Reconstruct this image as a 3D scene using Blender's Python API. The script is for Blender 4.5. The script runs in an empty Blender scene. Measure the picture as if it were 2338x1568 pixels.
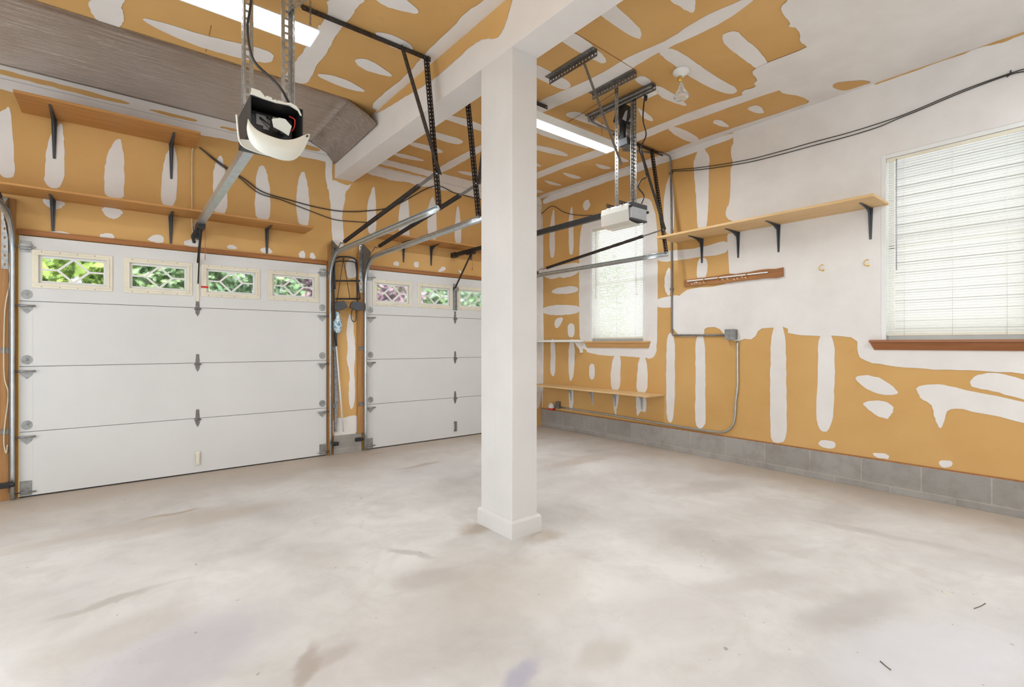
import bpy, bmesh, math, random
from mathutils import Vector, Matrix
from mathutils.geometry import tessellate_polygon
random.seed(7)
SC = bpy.context.scene
COL = SC.collection

# ------------------------------------------------------------------ camera
YAW = math.radians(38.62); FPX = 1117.0; CXP, CYP = 1169.0, 785.0; EYE = 1.251
cam_d = bpy.data.cameras.new('camera'); cam = bpy.data.objects.new('camera', cam_d); COL.objects.link(cam)
cam.location = (0, 0, EYE); cam.rotation_euler = (math.pi/2, 0, -YAW)
cam_d.sensor_width = 36; cam_d.lens = 36*FPX/2338; cam_d.shift_y = 1/2338; cam_d.clip_start = .02
SC.camera = cam

# ------------------------------------------------------------------ world, sun, fill lights, exposure
W = bpy.data.worlds.new('world'); SC.world = W; W.use_nodes = True
bg = W.node_tree.nodes['Background']; bg.inputs[0].default_value = (.86, .93, 1, 1); bg.inputs[1].default_value = 2.2
def light(name, kind, loc, rot, energy, color=(1, 1, 1), **kw):
    d = bpy.data.lights.new(name, kind); d.energy = energy; d.color = color
    for k, v in kw.items(): setattr(d, k, v)
    o = bpy.data.objects.new(name, d); COL.objects.link(o); o.location = loc; o.rotation_euler = rot
    return o
sun = light('sun', 'SUN', (0, 0, 20), (math.radians(48), 0, math.radians(-16)), 7.0, (1, .96, .88), angle=.01)
# unseen fill lights added around the camera
light('fill_back', 'AREA', (1.6, -2.85, 1.5), (math.radians(90), 0, 0), 10, (.80, .92, 1), shape='RECTANGLE', size=5.2, size_y=2.6)
light('fill_left', 'AREA', (-3.25, 1.6, 1.5), (0, math.radians(-90), 0), 84, (.80, .915, 1), shape='RECTANGLE', size=2.4, size_y=4.4)
light('fill_overhead_back', 'AREA', (2.6, -.9, 3.3), (0, 0, 0), 68, (.80, .915, 1), shape='RECTANGLE', size=4.4, size_y=1.8)  # added overhead fill, no lamp is built here
light('fill_overhead_left', 'AREA', (-1.9, 1.4, 3.3), (0, 0, 0), 66, (.80, .915, 1), shape='RECTANGLE', size=1.8, size_y=4.4)  # second added overhead fill, also without a lamp
vs = SC.view_settings; vs.view_transform = 'Standard'; vs.look = 'None'; vs.gamma = 1; vs.use_curve_mapping = False
vs.exposure = 0.45

# ------------------------------------------------------------------ planes of the room
WX = 5.07      # drywall face of the right wall
WY = 5.61      # drywall face of the door wall
CZ = 3.495     # ceiling
DY = 5.59      # inner face of the garage doors
XL, YB = -3.4, -3.0
SN, CS = math.sin(YAW), math.cos(YAW)
def ray(px, py):
    u = (px-CXP)/FPX; v = (CYP-py)/FPX
    return Vector((SN+u*CS, CS-u*SN, v))
def onX(px, py, X=WX):
    r = ray(px, py); t = X/r.x; return Vector((X, r.y*t, EYE+r.z*t))
def onY(px, py, Y=WY):
    r = ray(px, py); t = Y/r.y; return Vector((r.x*t, Y, EYE+r.z*t))
def onZ(px, py, Z=CZ):
    r = ray(px, py); t = (Z-EYE)/r.z; return Vector((r.x*t, r.y*t, Z))

# ------------------------------------------------------------------ materials
def new_mat(name):
    m = bpy.data.materials.new(name); m.use_nodes = True
    nt = m.node_tree; return m, nt, nt.nodes['Principled BSDF']
def N(nt, kind, **kw):
    n = nt.nodes.new(kind)
    for k, v in kw.items():
        if k.startswith('i_'): n.inputs[int(k[2:])].default_value = v
        else: setattr(n, k, v)
    return n
def L(nt, a, b): nt.links.new(a, b)
def ramp(nt, fac, stops):
    r = N(nt, 'ShaderNodeValToRGB'); L(nt, fac, r.inputs[0]); e = r.color_ramp.elements
    while len(e) < len(stops): e.new(.5)
    for i, (p, c) in enumerate(stops): e[i].position = p; e[i].color = c if len(c) == 4 else (*c, 1)
    return r.outputs[0]
def noise(nt, scale=5, detail=4, rough=.5, vec=None, dist=0):
    n = N(nt, 'ShaderNodeTexNoise'); n.inputs['Scale'].default_value = scale; n.inputs['Detail'].default_value = detail
    n.inputs['Roughness'].default_value = rough; n.inputs['Distortion'].default_value = dist
    if vec is not None: L(nt, vec, n.inputs['Vector'])
    return n.outputs['Fac']
def pos(nt, scale=(1, 1, 1)):
    g = N(nt, 'ShaderNodeNewGeometry'); mp = N(nt, 'ShaderNodeMapping'); mp.inputs['Scale'].default_value = scale
    L(nt, g.outputs['Position'], mp.inputs[0]); return mp.outputs[0]
def mix(nt, fac, a, b, mode='MIX'):
    m = N(nt, 'ShaderNodeMix', data_type='RGBA', blend_type=mode)
    if isinstance(fac, (int, float)): m.inputs[0].default_value = fac
    else: L(nt, fac, m.inputs[0])
    for i, v in ((6, a), (7, b)):
        if isinstance(v, tuple): m.inputs[i].default_value = v if len(v) == 4 else (*v, 1)
        else: L(nt, v, m.inputs[i])
    return m.outputs[2]
def bump(nt, b, h, strength=.3, dist=.01):
    bn = N(nt, 'ShaderNodeBump'); bn.inputs['Strength'].default_value = strength; bn.inputs['Distance'].default_value = dist
    L(nt, h, bn.inputs['Height']); L(nt, bn.outputs[0], b.inputs['Normal'])
def simple(name, col, rough=.5, metal=0, var=.12, nscale=12, bmp=0):
    m, nt, b = new_mat(name); p = pos(nt)
    f = noise(nt, nscale, 4, .6, p)
    c0 = tuple(max(0, x*(1-var)) for x in col); c1 = tuple(min(1, x*(1+var)) for x in col)
    L(nt, ramp(nt, f, [(.3, c0), (.7, c1)]), b.inputs['Base Color'])
    b.inputs['Roughness'].default_value = rough; b.inputs['Metallic'].default_value = metal
    if bmp: bump(nt, b, noise(nt, nscale*6, 3, .6, p), bmp, .002)
    return m
def wood(name, c0, c1, axis='Y', rough=.55):
    m, nt, b = new_mat(name)
    s = {'X': (1.2, 22, 22), 'Y': (22, 1.2, 22), 'Z': (22, 22, 1.2)}[axis]
    f = noise(nt, 1.6, 6, .62, pos(nt, s), .6)
    L(nt, ramp(nt, f, [(.3, c0), (.68, c1)]), b.inputs['Base Color']); b.inputs['Roughness'].default_value = rough
    bump(nt, b, f, .15, .002); return m

m, nt, b = new_mat('drywall_paper'); p = pos(nt)
f1 = noise(nt, 1.1, 4, .55, p); f2 = noise(nt, 9, 5, .65, p)
c = ramp(nt, f1, [(.3, (.60, .335, .105)), (.7, (.70, .418, .155))])
c = mix(nt, ramp(nt, f2, [(.62, (0, 0, 0)), (.8, (.35, .35, .35))]), c, (.50, .26, .075))
L(nt, c, b.inputs['Base Color']); b.inputs['Roughness'].default_value = .75; bump(nt, b, noise(nt, 40, 3, .6, p), .06, .001)
M_TAN = m
m, nt, b = new_mat('joint_compound'); p = pos(nt)
f1 = noise(nt, 2.6, 5, .6, p)
L(nt, ramp(nt, f1, [(.28, (.76, .71, .67)), (.7, (.845, .805, .77))]), b.inputs['Base Color']); b.inputs['Roughness'].default_value = .8
bump(nt, b, noise(nt, 14, 5, .6, p), .12, .003)
M_MUD = m
M_PAINT = simple('painted_board', (.79, .75, .72), .55, 0, .04, 2.5)
M_POST = simple('painted_casing', (.70, .675, .655), .55, 0, .04, 2.5)
M_DOOR = simple('white_door_steel', (.71, .70, .69), .42, 0, .03, 1.5)
M_BEIGE = simple('cream_plastic', (.80, .74, .60), .45, 0, .05, 8)
M_WHITE = simple('white_plastic', (.82, .81, .78), .4, 0, .03, 6)
M_GALV = simple('galvanised_steel', (.36, .37, .37), .36, .85, .25, 30)
M_TRACK = simple('bright_zinc_track', (.52, .56, .58), .3, .85, .12, 18)
M_GALVD = simple('dull_zinc_steel', (.22, .21, .20), .45, .6, .25, 30)
M_BLKST = simple('dark_perforated_steel', (.060, .048, .042), .42, .45, .3, 40)
M_BLACK = simple('black_plastic', (.018, .017, .017), .42, 0, .2, 10)
M_BRK = simple('charcoal_bracket_paint', (.075, .08, .09), .38, .3, .15, 14)
M_CABLE = simple('dark_cable', (.045, .035, .03), .6)
M_CREAMW = simple('cream_wire', (.72, .62, .46), .6)
M_BRASS = simple('brass', (.75, .50, .14), .3, .9)
M_RED = simple('red_label', (.62, .03, .02), .5)
M_COPPER = simple('rust_cord', (.45, .17, .08), .7)
M_GREY = simple('grey_metal_face', (.50, .52, .55), .4, .3, .05)
M_WX = wood('wood_along_x', (.43, .19, .048), (.58, .29, .09), 'X')
M_WY = wood('wood_along_y', (.55, .285, .095), (.70, .41, .17), 'Y')
M_WZ = wood('wood_upright', (.30, .135, .035), (.50, .25, .085), 'Z')
M_WD = wood('dark_header_wood', (.26, .095, .025), (.42, .17, .05), 'X')
M_SILL = wood('stained_sill', (.25, .085, .025), (.37, .14, .045), 'Y', .4)
M_PINE = wood('pale_pine', (.66, .41, .17), (.80, .55, .28), 'Y')
M_ROUGHW = wood('torn_wood', (.24, .095, .03), (.45, .20, .07), 'Y', .8)

# foil faced insulation sheet
m, nt, b = new_mat('foil_sheet'); p = pos(nt, (1.0, 9, 9))
f = noise(nt, 3.0, 7, .7, p, .4); g = noise(nt, .9, 3, .5, pos(nt))
L(nt, ramp(nt, g, [(.3, (.46, .375, .31)), (.7, (.58, .50, .44))]), b.inputs['Base Color'])
b.inputs['Metallic'].default_value = .8; b.inputs['Roughness'].default_value = .22; bump(nt, b, f, 1.0, .07)
M_FOIL = m

# concrete floor
def ell(nt, P, cx, cy, rx, ry, rot=0, soft=.5):
    mp = N(nt, 'ShaderNodeMapping', vector_type='TEXTURE'); mp.inputs['Location'].default_value = (cx, cy, 0)
    mp.inputs['Rotation'].default_value = (0, 0, rot); mp.inputs['Scale'].default_value = (rx, ry, 1); L(nt, P, mp.inputs[0])
    ln = N(nt, 'ShaderNodeVectorMath', operation='LENGTH'); L(nt, mp.outputs[0], ln.inputs[0])
    mr = N(nt, 'ShaderNodeMapRange', interpolation_type='SMOOTHSTEP'); L(nt, ln.outputs['Value'], mr.inputs[0])
    mr.inputs[1].default_value = 1+soft; mr.inputs[2].default_value = 1-soft; return mr.outputs[0]
def mul(nt, a, b_, op='MULTIPLY'):
    n = N(nt, 'ShaderNodeMath', operation=op)
    for i, v in ((0, a), (1, b_)):
        if isinstance(v, (int, float)): n.inputs[i].default_value = v
        else: L(nt, v, n.inputs[i])
    return n.outputs[0]
m, nt, b = new_mat('worn_concrete')
P0 = pos(nt)
wn = N(nt, 'ShaderNodeTexNoise'); wn.inputs['Scale'].default_value = 1.3; wn.inputs['Detail'].default_value = 4; L(nt, P0, wn.inputs['Vector'])
wv = N(nt, 'ShaderNodeVectorMath', operation='SCALE'); wv.inputs['Scale'].default_value = .55
sb = N(nt, 'ShaderNodeVectorMath', operation='SUBTRACT'); sb.inputs[1].default_value = (.5, .5, .5)
L(nt, wn.outputs['Color'], sb.inputs[0]); L(nt, sb.outputs[0], wv.inputs[0])
ad = N(nt, 'ShaderNodeVectorMath', operation='ADD'); L(nt, P0, ad.inputs[0]); L(nt, wv.outputs[0], ad.inputs[1])
flat = N(nt, 'ShaderNodeVectorMath', operation='MULTIPLY'); flat.inputs[1].default_value = (1, 1, 0); L(nt, ad.outputs[0], flat.inputs[0]); P = flat.outputs[0]
c = ramp(nt, noise(nt, .95, 6, .6, P), [(.30, (.50, .475, .455)), (.46, (.645, .625, .61)), (.64, (.77, .755, .745))])
c = mix(nt, mul(nt, ramp(nt, noise(nt, 4.2, 7, .68, P, 1.2), [(.50, (0, 0, 0)), (.66, (1, 1, 1))]), .30), c, (.55, .52, .50))
c = mix(nt, mul(nt, ramp(nt, noise(nt, 1.7, 7, .66, P0, 1.5), [(.50, (0, 0, 0)), (.62, (1, 1, 1))]), .34), c, (.56, .52, .49))
c = mix(nt, mul(nt, ramp(nt, noise(nt, .55, 5, .6, P), [(.5, (0, 0, 0)), (.68, (1, 1, 1))]), .5), c, (.66, .625, .635))
c = mix(nt, mul(nt, ramp(nt, noise(nt, 2.6, 6, .62, P), [(.56, (0, 0, 0)), (.72, (1, 1, 1))]), .28), c, (.46, .40, .36))
sx = N(nt, 'ShaderNodeSeparateXYZ'); L(nt, P, sx.inputs[0])
def edge(o, a, b2):
    mr = N(nt, 'ShaderNodeMapRange', interpolation_type='SMOOTHSTEP'); L(nt, o, mr.inputs[0]); mr.inputs[1].default_value = a; mr.inputs[2].default_value = b2; return mr.outputs[0]
dirt = mul(nt, mul(nt, edge(sx.outputs[1], 4.2, 5.6), edge(sx.outputs[0], 4.2, 5.1), 'MAXIMUM'), .7)
c = mix(nt, dirt, c, (.42, .315, .215))
w2 = N(nt, 'ShaderNodeVectorMath', operation='SCALE'); w2.inputs['Scale'].default_value = .16; nz2 = N(nt, 'ShaderNodeTexNoise'); nz2.inputs['Scale'].default_value = 5; nz2.inputs['Detail'].default_value = 6; L(nt, P0, nz2.inputs['Vector'])
s2 = N(nt, 'ShaderNodeVectorMath', operation='SUBTRACT'); s2.inputs[1].default_value = (.5, .5, .5); L(nt, nz2.outputs['Color'], s2.inputs[0]); L(nt, s2.outputs[0], w2.inputs[0])
a2 = N(nt, 'ShaderNodeVectorMath', operation='ADD'); L(nt, P0, a2.inputs[0]); L(nt, w2.outputs[0], a2.inputs[1]); P2 = a2.outputs[0]
for (px_, py2, rx, ry, rot, colr, k) in [(410, 1500, .34, .26, .3, (.44, .41, .46), .6), (300, 1440, .22, .14, .3, (.45, .40, .36), .45), (1190, 1556, .13, .05, .5, (.36, .34, .44), .7),
        (1380, 1492, .12, .08, .2, (.44, .38, .31), .42), (1950, 1392, .34, .11, -.25, (.46, .43, .41), .6), (700, 1520, .03, .14, -.5, (.40, .33, .29), .7), (745, 1500, .12, .05, .3, (.45, .39, .35), .5),
        (250, 1372, .20, .035, .15, (.42, .38, .34), .6), (395, 1172, .16, .03, .1, (.38, .27, .17), .7), (480, 1180, .5, .13, .05, (.50, .42, .34), .55), (300, 1200, .6, .10, .1, (.50, .42, .34), .5),
        (1625, 1112, .45, .14, -.3, (.47, .43, .40), .5), (1990, 1215, .40, .05, -1.35, (.50, .47, .45), .5), (935, 1262, .16, .03, -1.0, (.46, .42, .42), .65), (985, 1318, .20, .10, -.4, (.52, .48, .47), .6),
        (1090, 1205, .12, .08, 0, (.42, .34, .26), .6), (1240, 1225, .14, .07, 0, (.42, .34, .26), .6), (1170, 1330, .4, .3, 0, (.58, .52, .45), .45), (2240, 1290, .5, .10, -.9, (.56, .54, .54), .4),
        (960, 1062, .25, .04, .1, (.42, .34, .27), .6), (860, 1035, .1, .03, .2, (.36, .30, .24), .6), (1330, 1050, .5, .12, 0, (.50, .41, .33), .5), (1740, 1330, .4, .08, -.5, (.55, .51, .49), .5), (2120, 1500, .5, .2, -.4, (.68, .68, .74), .5)]:
    r_ = ray(px_, py2); t_ = -EYE/r_.z; c = mix(nt, mul(nt, ell(nt, P2, r_.x*t_, r_.y*t_, rx, ry, rot), k), c, colr)
sp = ramp(nt, noise(nt, 26, 2, .4, P0), [(.745, (0, 0, 0)), (.78, (1, 1, 1))])
c = mix(nt, mul(nt, sp, .6), c, (.20, .16, .13))
L(nt, c, b.inputs['Base Color'])
L(nt, ramp(nt, noise(nt, 2, 4, .6, P0), [(.3, (.42, .42, .42)), (.7, (.62, .62, .62))]), b.inputs['Roughness'])
bump(nt, b, noise(nt, 30, 6, .7, P0), .2, .004)
M_FLOOR = m

# concrete block course (block joints run along Y, blocks 0.41 long)
m, nt, b = new_mat('concrete_block'); p = pos(nt)
bt = N(nt, 'ShaderNodeTexBrick'); bt.offset = .5
cmb = N(nt, 'ShaderNodeCombineXYZ'); sp_ = N(nt, 'ShaderNodeSeparateXYZ'); L(nt, p, sp_.inputs[0])
L(nt, sp_.outputs[1], cmb.inputs[0])
ofs = mul(nt, sp_.outputs[2], -.055, 'ADD'); L(nt, ofs, cmb.inputs[1]); L(nt, cmb.outputs[0], bt.inputs['Vector'])
bt.inputs['Scale'].default_value = 1; bt.inputs['Brick Width'].default_value = .41; bt.inputs['Row Height'].default_value = .205
bt.inputs['Mortar Size'].default_value = .0045; bt.inputs['Color1'].default_value = (.34, .315, .29, 1); bt.inputs['Color2'].default_value = (.41, .385, .36, 1); bt.inputs['Mortar'].default_value = (.47, .42, .37, 1)
c = mix(nt, mul(nt, ramp(nt, noise(nt, 7, 6, .7, p), [(.45, (0, 0, 0)), (.7, (1, 1, 1))]), .5), bt.outputs[0], (.24, .205, .17))
L(nt, c, b.inputs['Base Color']); b.inputs['Roughness'].default_value = .9; bump(nt, b, noise(nt, 60, 5, .7, p), .5, .004)
M_BLOCK = m

def emis(name, col, s):
    m, nt, b = new_mat(name); b.inputs['Base Color'].default_value = (*col, 1)
    b.inputs['Emission Color'].default_value = (*col, 1); b.inputs['Emission Strength'].default_value = s; return m
M_TUBE = emis('lit_fluorescent_tube', (.93, .96, 1), 8)
M_TUBE2 = emis('dim_fluorescent_tube', (.90, .95, 1), 1.6)
m, nt, b = new_mat('window_glass'); nt.nodes.remove(b); o = nt.nodes['Material Output']
tr = N(nt, 'ShaderNodeBsdfTransparent'); gl = N(nt, 'ShaderNodeBsdfGlossy'); gl.inputs['Roughness'].default_value = .02
mx = N(nt, 'ShaderNodeMixShader'); mx.inputs[0].default_value = .06; L(nt, tr.outputs[0], mx.inputs[1]); L(nt, gl.outputs[0], mx.inputs[2]); L(nt, mx.outputs[0], o.inputs[0])
M_GLASS = m
m, nt, b = new_mat('textured_glass'); b.inputs['Base Color'].default_value = (.95, .97, .98, 1); b.inputs['Transmission Weight'].default_value = 1
b.inputs['Specular IOR Level'].default_value = .1; b.inputs['Roughness'].default_value = .015; b.inputs['IOR'].default_value = 1.12; bump(nt, b, noise(nt, 70, 2, .5, pos(nt)), .22, .004)
M_TGLASS = m
m, nt, b = new_mat('clear_bulb_glass'); b.inputs['Base Color'].default_value = (.9, .9, .88, 1); b.inputs['Transmission Weight'].default_value = .7
b.inputs['Roughness'].default_value = .08
M_BULB = m
m, nt, b = new_mat('blind_slat'); nt.nodes.remove(b); o = nt.nodes['Material Output']
df = N(nt, 'ShaderNodeBsdfDiffuse'); df.inputs[0].default_value = (.86, .84, .78, 1); tl = N(nt, 'ShaderNodeBsdfTranslucent'); tl.inputs[0].default_value = (.92, .90, .84, 1)
mx = N(nt, 'ShaderNodeMixShader'); mx.inputs[0].default_value = .42; L(nt, df.outputs[0], mx.inputs[1]); L(nt, tl.outputs[0], mx.inputs[2]); L(nt, mx.outputs[0], o.inputs[0])
M_SLAT = m
m, nt, b = new_mat('milky_lens'); b.inputs['Base Color'].default_value = (.72, .69, .62, 1); b.inputs['Roughness'].default_value = .35; b.inputs['Subsurface Weight'].default_value = .15
M_LENS = m
m, nt, b = new_mat('crumpled_plastic_bag'); p = pos(nt)
L(nt, ramp(nt, noise(nt, 45, 4, .6, p), [(.42, (.10, .25, .38)), (.5, (.55, .72, .78)), (.62, (.85, .88, .88))]), b.inputs['Base Color']); b.inputs['Roughness'].default_value = .3
M_BAG = m
def leafm(name, a, c_):
    m, nt, b = new_mat(name); f = noise(nt, 2.2, 4, .6, pos(nt)); L(nt, ramp(nt, f, [(.35, a), (.65, c_)]), b.inputs['Base Color'])
    b.inputs['Roughness'].default_value = .6; b.inputs['Subsurface Weight'].default_value = .0; return m
M_LEAF = leafm('green_leaves', (.07, .15, .03), (.38, .52, .12)); M_LEAFB = leafm('blue_green_leaves', (.08, .17, .09), (.34, .46, .24)); M_LEAFP = leafm('purple_leaves', (.20, .11, .15), (.42, .30, .36))
M_BARK = simple('bark', (.16, .11, .08), .9); M_LAWN = simple('lawn_and_drive', (.22, .30, .14), .9, 0, .3, .8)
M_SIDING = simple('shaded_siding', (.30, .31, .33), .7, 0, .05, 1)  # pale siding, its shade put into the colour by darkening it

# ------------------------------------------------------------------ mesh helpers
ORG = {}
def tag(o, label=None, cat=None, group=None, kind=None):
    if label: o['label'] = label
    if cat: o['category'] = cat
    if group: o['group'] = group
    if kind: o['kind'] = kind
    return o
def empty(name, loc, label=None, cat=None, group=None, kind=None):
    o = bpy.data.objects.new(name, None); COL.objects.link(o); o.location = loc; o.empty_display_size = .05
    ORG[o] = Vector(loc); return tag(o, label, cat, group, kind)
class MB:
    def __init__(s): s.bm = bmesh.new(); s.mi = 0
    def face(s, pts):
        try:
            f = s.bm.faces.new([s.bm.verts.new(p) for p in pts]); f.material_index = s.mi; return f
        except ValueError: return None
    def vbox(s, V):   # 8 corners: bottom ring 0-3, top ring 4-7
        v = [s.bm.verts.new(p) for p in V]
        for q in ((3, 2, 1, 0), (4, 5, 6, 7), (0, 1, 5, 4), (1, 2, 6, 5), (2, 3, 7, 6), (3, 0, 4, 7)):
            f = s.bm.faces.new([v[i] for i in q]); f.material_index = s.mi
        return s
    def box(s, a, b):
        x0, x1 = sorted((a[0], b[0])); y0, y1 = sorted((a[1], b[1])); z0, z1 = sorted((a[2], b[2]))
        return s.vbox([(x0, y0, z0), (x1, y0, z0), (x1, y1, z0), (x0, y1, z0), (x0, y0, z1), (x1, y0, z1), (x1, y1, z1), (x0, y1, z1)])
    def bar(s, p0, p1, w, h, up=(0, 0, 1)):   # rectangular bar between two points
        p0, p1 = Vector(p0), Vector(p1); d = (p1-p0).normalized(); r = d.cross(Vector(up))
        if r.length < 1e-4: r = d.cross(Vector((0, 1, 0)))
        r.normalize(); u = r.cross(d).normalized(); r *= w/2; u *= h/2
        return s.vbox([p0-r-u, p0+r-u, p1+r-u, p1-r-u, p0-r+u, p0+r+u, p1+r+u, p1-r+u])
    def tube(s, pts, rad, n=8, caps=True):
        pts = [Vector(p) for p in pts]; rings = []; ref = None
        for i, p in enumerate(pts):
            d = (pts[min(i+1, len(pts)-1)]-pts[max(i-1, 0)]).normalized()
            if ref is None or abs(ref.dot(d)) > .95: ref = Vector((0, 0, 1)) if abs(d.z) < .9 else Vector((1, 0, 0))
            a = (ref-d*ref.dot(d)).normalized(); ref = a; c = d.cross(a)
            r = rad[i] if isinstance(rad, (list, tuple)) else rad
            rings.append([s.bm.verts.new(p+(a*math.cos(2*math.pi*k/n)+c*math.sin(2*math.pi*k/n))*r) for k in range(n)])
        for A, B in zip(rings, rings[1:]):
            for k in range(n):
                f = s.bm.faces.new([A[k], A[(k+1) % n], B[(k+1) % n], B[k]]); f.material_index = s.mi; f.smooth = True
        if caps:
            f = s.bm.faces.new(rings[0][::-1]); f.material_index = s.mi; f = s.bm.faces.new(rings[-1]); f.material_index = s.mi
        return s
    def lathe(s, c, axis, prof, n=20):       # prof: (distance along axis, radius)
        c = Vector(c); axis = Vector(axis).normalized()
        return s.tube([c+axis*h for h, _ in prof], [max(r, 1e-4) for _, r in prof], n)
    def prism(s, poly, off):                  # closed polygon (3D) extruded by vector
        off = Vector(off); A = [Vector(p) for p in poly]; va = [s.bm.verts.new(p) for p in A]; vb = [s.bm.verts.new(p+off) for p in A]
        for t in tessellate_polygon([A]):
            f = s.bm.faces.new([va[i] for i in t]); f.material_index = s.mi
            f = s.bm.faces.new([vb[i] for i in reversed(t)]); f.material_index = s.mi
        for i in range(len(A)):
            j = (i+1) % len(A)
            f = s.bm.faces.new([va[i], va[j], vb[j], vb[i]]); f.material_index = s.mi
        return s
    def plate(s, p0, p1, wd, w, pitch=.038, hole=(.020, .011), rows=1, holes=True):   # perforated plate, open slots
        p0, p1, wd = Vector(p0), Vector(p1), Vector(wd).normalized(); d = p1-p0; Ln = d.length; d.normalize()
        if not holes:
            s.face([p0, p1, p1+wd*w, p0+wd*w]); return s
        n = max(1, int(Ln/pitch)); cl = Ln/n; hl, hw = hole
        for i in range(n):
            for r in range(rows):
                a = p0+d*(i*cl)+wd*(w*r/rows); ww = w/rows
                o = [a, a+d*cl, a+d*cl+wd*ww, a+wd*ww]; c = a+d*(cl/2)+wd*(ww/2)
                q = [c-d*hl/2-wd*hw/2, c+d*hl/2-wd*hw/2, c+d*hl/2+wd*hw/2, c-d*hl/2+wd*hw/2]
                vo = [s.bm.verts.new(x) for x in o]; vi = [s.bm.verts.new(x) for x in q]
                for k in range(4):
                    f = s.bm.faces.new([vo[k], vo[(k+1) % 4], vi[(k+1) % 4], vi[k]]); f.material_index = s.mi
        return s
    def angle(s, p0, p1, a, b2, w=.032, **k):
        s.plate(p0, p1, a, w, **k); s.plate(p0, p1, b2, w, **k); return s
    def build(s, name, mats, parent=None, label=None, smooth=False, bevel=0, solid=0, weld=False, origin=None):
        bm = s.bm
        if weld: bmesh.ops.remove_doubles(bm, verts=bm.verts, dist=2e-4)
        if not solid: bmesh.ops.recalc_face_normals(bm, faces=bm.faces)
        if parent is not None: org = ORG[parent]
        else:
            if origin is not None: org = Vector(origin)
            else:
                xs = [v.co for v in bm.verts]; lo = Vector((min(v.x for v in xs), min(v.y for v in xs), min(v.z for v in xs))); hi = Vector((max(v.x for v in xs), max(v.y for v in xs), max(v.z for v in xs)))
                org = Vector(((lo.x+hi.x)/2, (lo.y+hi.y)/2, lo.z))
        bmesh.ops.translate(bm, verts=bm.verts, vec=-org)
        me = bpy.data.meshes.new(name); bm.to_mesh(me); bm.free()
        for m_ in (mats if isinstance(mats, (list, tuple)) else [mats]): me.materials.append(m_)
        if smooth:
            for f in me.polygons: f.use_smooth = True
        o = bpy.data.objects.new(name, me); COL.objects.link(o); ORG[o] = org
        if parent is not None: o.parent = parent
        else: o.location = org
        if bevel:
            md = o.modifiers.new('bevel', 'BEVEL'); md.width = bevel; md.segments = 2; md.limit_method = 'ANGLE'
        if solid:
            md = o.modifiers.new('solid', 'SOLIDIFY'); md.thickness = solid; md.offset = 0
        if label: o['label'] = label
        return o
def struct(o): o['kind'] = 'structure'; return o
def curve(pts, n=8):      # Catmull-Rom
    P = [Vector(p) for p in pts]; P = [P[0]*2-P[1]]+P+[P[-1]*2-P[-2]]; out = []
    for i in range(1, len(P)-2):
        a, b_, c_, d = P[i-1:i+3]
        for k in range(n):
            t = k/n; out.append(.5*((2*b_)+(c_-a)*t+(2*a-5*b_+4*c_-d)*t*t+(3*b_-a-3*c_+d)*t**3))
    out.append(P[-2]); return out
def chaikin(pts, it=2):
    for _ in range(it):
        o = []
        for i in range(len(pts)):
            a, b_ = pts[i], pts[(i+1) % len(pts)]; o += [a*.75+b_*.25, a*.25+b_*.75]
        pts = o
    return pts
def patches(mb, plane, lists, nrm, mi=1, h=.0015, it=2, jit=.004, clampf=None):
    """trowelled compound: closed outlines lying on a wall or ceiling, raised a hair above it"""
    nrm = Vector(nrm); mb.mi = mi
    for pl in lists:
        P = [plane(x, y) for x, y in pl]
        if clampf: P = [clampf(p) for p in P]
        P = chaikin(P, it)
        Q = []
        for i, p in enumerate(P):
            q = P[(i+1) % len(P)]; n = max(1, min(14, int((q-p).length/.045)))
            for k in range(n):
                v = p.lerp(q, k/n); tn = (q-p); 
                if tn.length > 1e-6:
                    v = v+tn.normalized().cross(nrm)*random.uniform(-jit, jit)
                Q.append(v)
        if clampf: Q = [clampf(p) for p in Q]
        A = [p+nrm*h for p in Q]; va = [mb.bm.verts.new(p) for p in A]
        for t in tessellate_polygon([A]):
            try: f = mb.bm.faces.new([va[i] for i in t]); f.material_index = mi
            except ValueError: pass
        h += .00004
    mb.mi = 0

# ------------------------------------------------------------------ room shell
struct(MB().box((XL, YB, -.12), (WX+.2, WY+.2, 0)).build('floor', M_FLOOR))

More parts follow.
